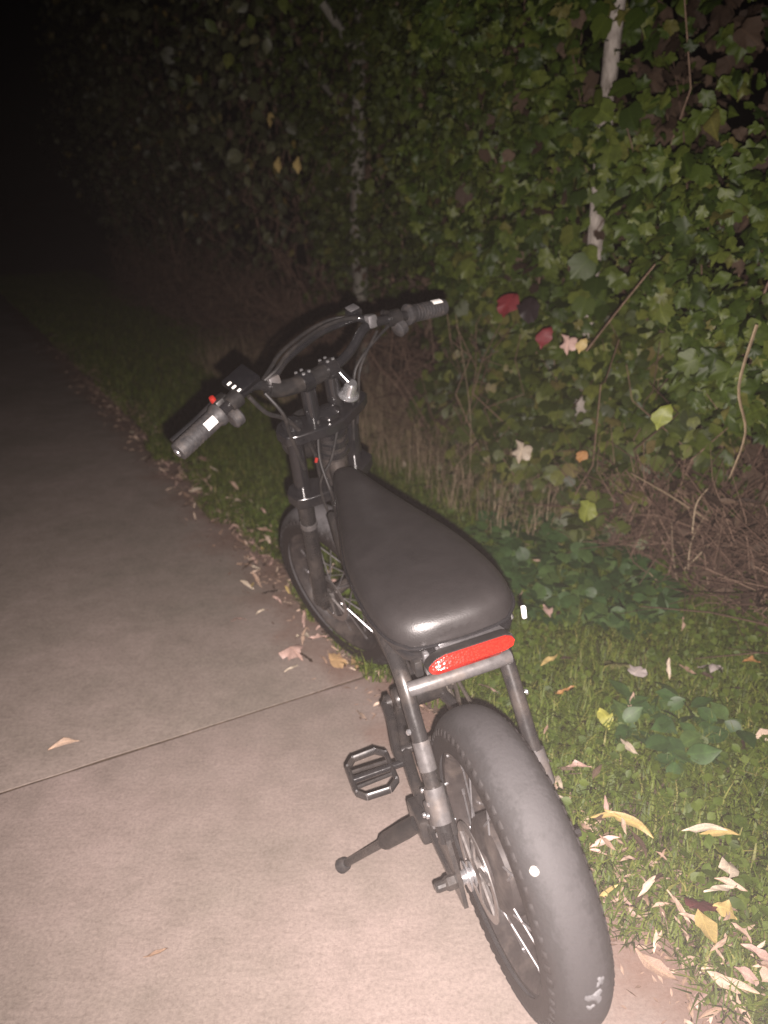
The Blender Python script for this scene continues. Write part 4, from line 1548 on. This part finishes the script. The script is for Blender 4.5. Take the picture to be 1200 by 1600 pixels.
mb.lathe([(0, .0), (.026, 0), (.030, .004), (.030, .016), (.020, .022), (.012, .026), (0, .026)], SO + AX * .617, AX, 24)
mb.xf(ST).build('stem_cap', M['gloss'], bike)
for L in (.575, .545, .515):
    mb = MB()
    mb.lathe([(.034, -.008), (.042, -.006), (.042, .006), (.034, .008)], SO + AX * L, AX, 24)
    mb.build('headset_ring', M['gloss'], frame)

# ---- handlebar (steered)
BAR = [(-.388, .842, .972), (-.27, .850, 1.000), (-.19, .862, 1.016), (-.155, .866, 1.012), (-.115, .868, .985), (-.065, .869, .968), (0, .87, .966), (.065, .869, .968), (.115, .868, .985), (.155, .866, 1.012), (.19, .862, 1.020), (.27, .850, 1.006), (.395, .842, .980)]
bar = tube_part('handlebar', M['gloss'], BAR, 0.0125, 14, 6, ST)
tube_part('bar_centre', M['dark'], [(-.135, .867, .995), (-.10, .868, .978), (-.05, .869, .968), (.0, .87, .966), (.055, .869, .967)], 0.0200, 14, 4, ST, bar)
for sx in (-1, 1):
    x = sx * .036
    rz = tube_part('riser', M['gloss'], [SO + AX * .61 + FW * .012 + Vector((x, 0, 0)), Vector((x, .870, .950))], 0.0195, 14, 6, ST)
    mb = MB()
    mb.tube([(x - .013, .87, .966), (x + .013, .87, .966)], 0.026, 18)
    mb.xf(ST).build('bar_clamp', M['gloss'], rz, 30)
    for dx in (-.008, .008):
        for dy in (-.018, .014):
            mb = MB()
            mb.lathe([(0, 0), (.0042, 0), (.0042, .004), (0, .005)], (x + dx, .87 + dy, .989), (0, -.2, 1), 8)
            mb.xf(ST).build('bolt', M['steel'], rz)
# bright cup (bell) below the right clamp
mb = MB()
mb.lathe([(0, .012), (.013, .011), (.016, .004), (.0165, -.016), (.019, -.022), (.026, -.026), (.026, -.029), (0, -.029)], (.060, .838, .915), (.12, -.55, .8), 24)
bl = mb.xf(ST).build('bell', M['steel'], bike, 35)
mb = MB()
mb.tube([(.060, .842, .925), (.052, .858, .955)], .012, 10)
mb.xf(ST).build('bell_mount', M['gloss'], bl)
# crossbar and cables
tube_part('crossbar', M['gloss'], [(-.125, .870, .998), (-.098, .875, 1.013), (-.06, .885, 1.028), (0, .895, 1.038), (.068, .905, 1.044), (.124, .90, 1.043), (.165, .885, 1.042), (.180, .868, 1.030)], 0.0098, 12, 6, ST, bar)
for k, (dy, dz) in enumerate(((.012, .012), (-.014, .010))):
    tube_part('cable', M['dark'], [(-.15, .868, 1.01), (-.10, .876 + dy, 1.019 + dz * .6), (-.06, .886 + dy, 1.031 + dz), (0, .897 + dy, 1.041 + dz), (.068, .907 + dy, 1.046 + dz), (.13, .90 + dy, 1.046 + dz * .7), (.185, .875, 1.034)], 0.0050, 8, 6, ST, bar)
tube_part('cable', M['dark'], [(.225, .852, .998), (.15, .848, .975), (.10, .85, .946), (.081, .855, .91), (.075, .875, .86), (.06, .9, .76)], 0.0042, 8, 6, ST, bar)
tube_part('cable', M['dark'], [(.19, .852, 1.00), (.13, .846, .962), (.10, .846, .93), (.090, .86, .88), (.08, .89, .80)], 0.0038, 8, 6, ST, bar)
tube_part('cable', M['dark'], [(-.19, .86, 1.0), (-.16, .865, .945), (-.11, .875, .90), (-.06, .9, .80), (-.05, .93, .70)], 0.0055, 8, 6, ST, bar)
tube_part('cable', M['dark'], [(-.15, .86, .99), (-.13, .85, .93), (-.12, .87, .87), (-.10, .9, .76)], 0.0045, 8, 6, ST, bar)
tube_part('cable', M['dark'], [(-.03, .86, .86), (-.05, .83, .78), (-.045, .80, .70), (-.03, .83, .64)], 0.0038, 8, 6, ident, frame)
tube_part('cable', M['dark'], [(.02, .86, .85), (-.02, .835, .77), (-.06, .84, .71), (-.055, .85, .63)], 0.0032, 8, 6, ident, frame)


def along(a, b, t):
    return Vector(a) + (Vector(b) - Vector(a)) * t


for sx in (-1, 1):
    if sx < 0:
        a, b = Vector((-.270, .850, 1.000)), Vector((-.398, .841, .969))
    else:
        a, b = Vector((.285, .849, 1.004)), Vector((.408, .841, .979))
    d = (b - a).normalized()
    mb = MB()
    mb.tube([a, a + d * .004, a + d * .012, a + d * .02, a + (b - a) * .5, b - d * .012, b - d * .003, b], [.019, .0265, .0265, .0215, .0210, .0215, .0205, .014], 18)
    gr = mb.xf(ST).build('grip', M['rubber'], bar, 50)
    for k in range(9):
        mb = MB()
        p = a + d * (.028 + k * .0095)
        mb.lathe([(.0208, -.0018), (.0220, -.001), (.0220, .001), (.0208, .0018)], p, d, 18)
        mb.xf(ST).build('grip_rib', M['rubber'], gr)
    mb = MB()      # bar end plug
    mb.lathe([(0, .003), (.009, .002), (.0105, -.002), (.0105, -.006)], b, d, 16)
    mb.xf(ST).build('end_plug', M['alloy'], gr)
    # white reflective sticker wrapped on the grip, facing back and up
    t0, t1 = (.20, .42) if sx < 0 else (.62, .86)
    vs, fs = [], []
    u = Vector((0, -1, 0)); u = (u - d * u.dot(d)).normalized()
    w_ = Vector((0, 0, 1)); w_ = (w_ - d * w_.dot(d) - u * w_.dot(u)).normalized()
    nn = 6
    c0 = R_(18) if sx < 0 else R_(62)
    for tt in (t0, t1):
        for k in range(nn + 1):
            an = c0 - R_(24) + R_(48) * k / nn
            vs.append(a + (b - a) * tt + (u * math.cos(an) + w_ * math.sin(an)) * .0228)
    for k in range(nn):
        fs.append((k, k + 1, nn + 2 + k, nn + 1 + k))
    mb = MB()
    mb.add(vs, fs)
    mb.xf(ST).build('sticker', M['white'], gr)
    # brake lever, perch, master clamp
    px = a - d * .035
    mb = MB()
    mb.tube([px - d * .02, px + d * .012], .0205, 16)
    br_ = mb.xf(ST).build('brake_lever', M['dark'], bar)
    mb = MB()
    piv = px + Vector((0, .040, .010))
    le = [piv, piv + d * .03 + Vector((0, .014, -.006)), piv + d * .08 + Vector((0, .016, -.008)), piv + d * .145 + Vector((0, .022, -.008))]
    q = spline(le, 5)
    mb.tube(q, [.0088 - .002 * i / (len(q) - 1) for i in range(len(q))], 10)
    mb.tube([px, piv], .010, 10)
    mb.xf(ST).build('lever_blade', M['gloss'], br_)

# left controls: display with three pale buttons, switch pod, red button, thumb wheel
dr = Matrix.Rotation(R_(-14), 4, 'Y') @ Matrix.Rotation(R_(32), 4, 'X')
mb = MB()
mb.box((-.188, .872, 1.036), (.066, .058, .016), dr, .004)
disp = mb.xf(ST).build('display', M['screen'], bar, 40)
mb = MB()
mb.box(Vector((-.179, .872, 1.036)) + dr.to_3x3() @ Vector((0, .004, .0085)), (.046, .044, .0015), dr, .0004)
mb.xf(ST).build('screen', M['screen'], disp)
for k in range(3):
    mb = MB()
    mb.box(Vector((-.188, .872, 1.036)) + dr.to_3x3() @ Vector((-.026, -.018 + .015 * k - .004, .0092)), (.011, .0058, .0025), dr, .001)
    mb.xf(ST).build('button', M['white'], disp)
mb = MB()
mb.box((-.252, .872, 1.012), (.036, .036, .030), Matrix.Rotation(R_(-14), 4, 'Y'), .006)
sw = mb.xf(ST).build('switch_pod', M['dark'], bar, 40)
mb = MB()
mb.lathe([(0, .006), (.006, .005), (.0072, 0), (.0072, -.008)], (-.268, .870, 1.029), (-.3, -.3, 1), 14)
mb.xf(ST).build('red_button', M['red'], sw)
for (c_, s_) in (((-.243, .846, .976), .021), ((.255, .846, .984), .022)):
    mb = MB()
    dd = Vector((1, 0, .2)).normalized()
    mb.lathe([(0, -.014), (s_ * .8, -.013), (s_, -.009), (s_, .009), (s_ * .8, .013), (0, .014)], c_, dd, 20)
    mb.xf(ST).build('thumb_throttle', M['rubber'], bar)
# right: silver clamp and reservoir
mb = MB()
mb.box((.186, .866, 1.026), (.030, .034, .034), Matrix.Rotation(R_(10), 4, 'Y'), .008)
mb.xf(ST).build('lever_clamp', M['alloy'], bar, 40)
mb = MB()
mb.box((.175, .905, 1.050), (.036, .030, .026), Matrix.Rotation(R_(25), 4, 'X'), .006)
rs_ = mb.xf(ST).build('reservoir', M['gloss'], bar, 40)
mb = MB()
mb.box((.172, .900, 1.065), (.028, .022, .004), Matrix.Rotation(R_(25), 4, 'X'), .001)
mb.xf(ST).build('reservoir_cap', M['alloy'], rs_)
mb = MB()
mb.box((-.118, .866, 1.005), (.030, .028, .024), None, .005)
mb.xf(ST).build('lever_clamp', M['greyframe'], bar, 40)
# small red wire end on the fork
mb = MB()
mb.tube([(-.055, .845, .775), (-.06, .842, .765)], .004, 8)
mb.build('wire_plug', M['red'], bike)

# headlight ahead of the fork
mb = MB()
mb.lathe([(0, -.034), (.05, -.032), (.066, -.012), (.070, .015), (.062, .026), (0, .030)], SO + AX * .505 + FW * .108, FW, 28)
hl = mb.xf(ST).build('headlight', M['dark'], bike)
mb = MB()
mb.lathe([(.060, .0265), (.055, .033), (0, .036)], SO + AX * .505 + FW * .108, FW, 28)
mb.xf(ST).build('headlight_lens', M['alloy'], hl)
tube_part('headlight_bracket', M['dark'], [SO + AX * .50 + FW * .05, SO + AX * .50 + FW * .09], .012, fn=ST, parent=hl)

# ------------------------------------------------------------------ thin mist added for a pinkish veil of lens glare from the flash
hm = bpy.data.materials.new('glare_mist')
hm.use_nodes = True
hn = hm.node_tree
hn.nodes.remove(hn.nodes['Principled BSDF'])
pv = hn.nodes.new('ShaderNodeVolumePrincipled')
pv.inputs['Color'].default_value = (0.96, 0.84, 0.81, 1)
pv.inputs['Density'].default_value = 0.0085
pv.inputs['Anisotropy'].default_value = 0.7
hn.links.new(pv.outputs[0], hn.nodes['Material Output'].inputs['Volume'])
mb = MB()
mb.box((0, 0, 0), (260, 300, 6.0))
hz = mb.build('haze', hm, smooth=0)
hz.location = (0, 50, 1.8)
tag(hz, 'thin added mist giving a veil of lens glare over the path and hedge', kind='stuff')
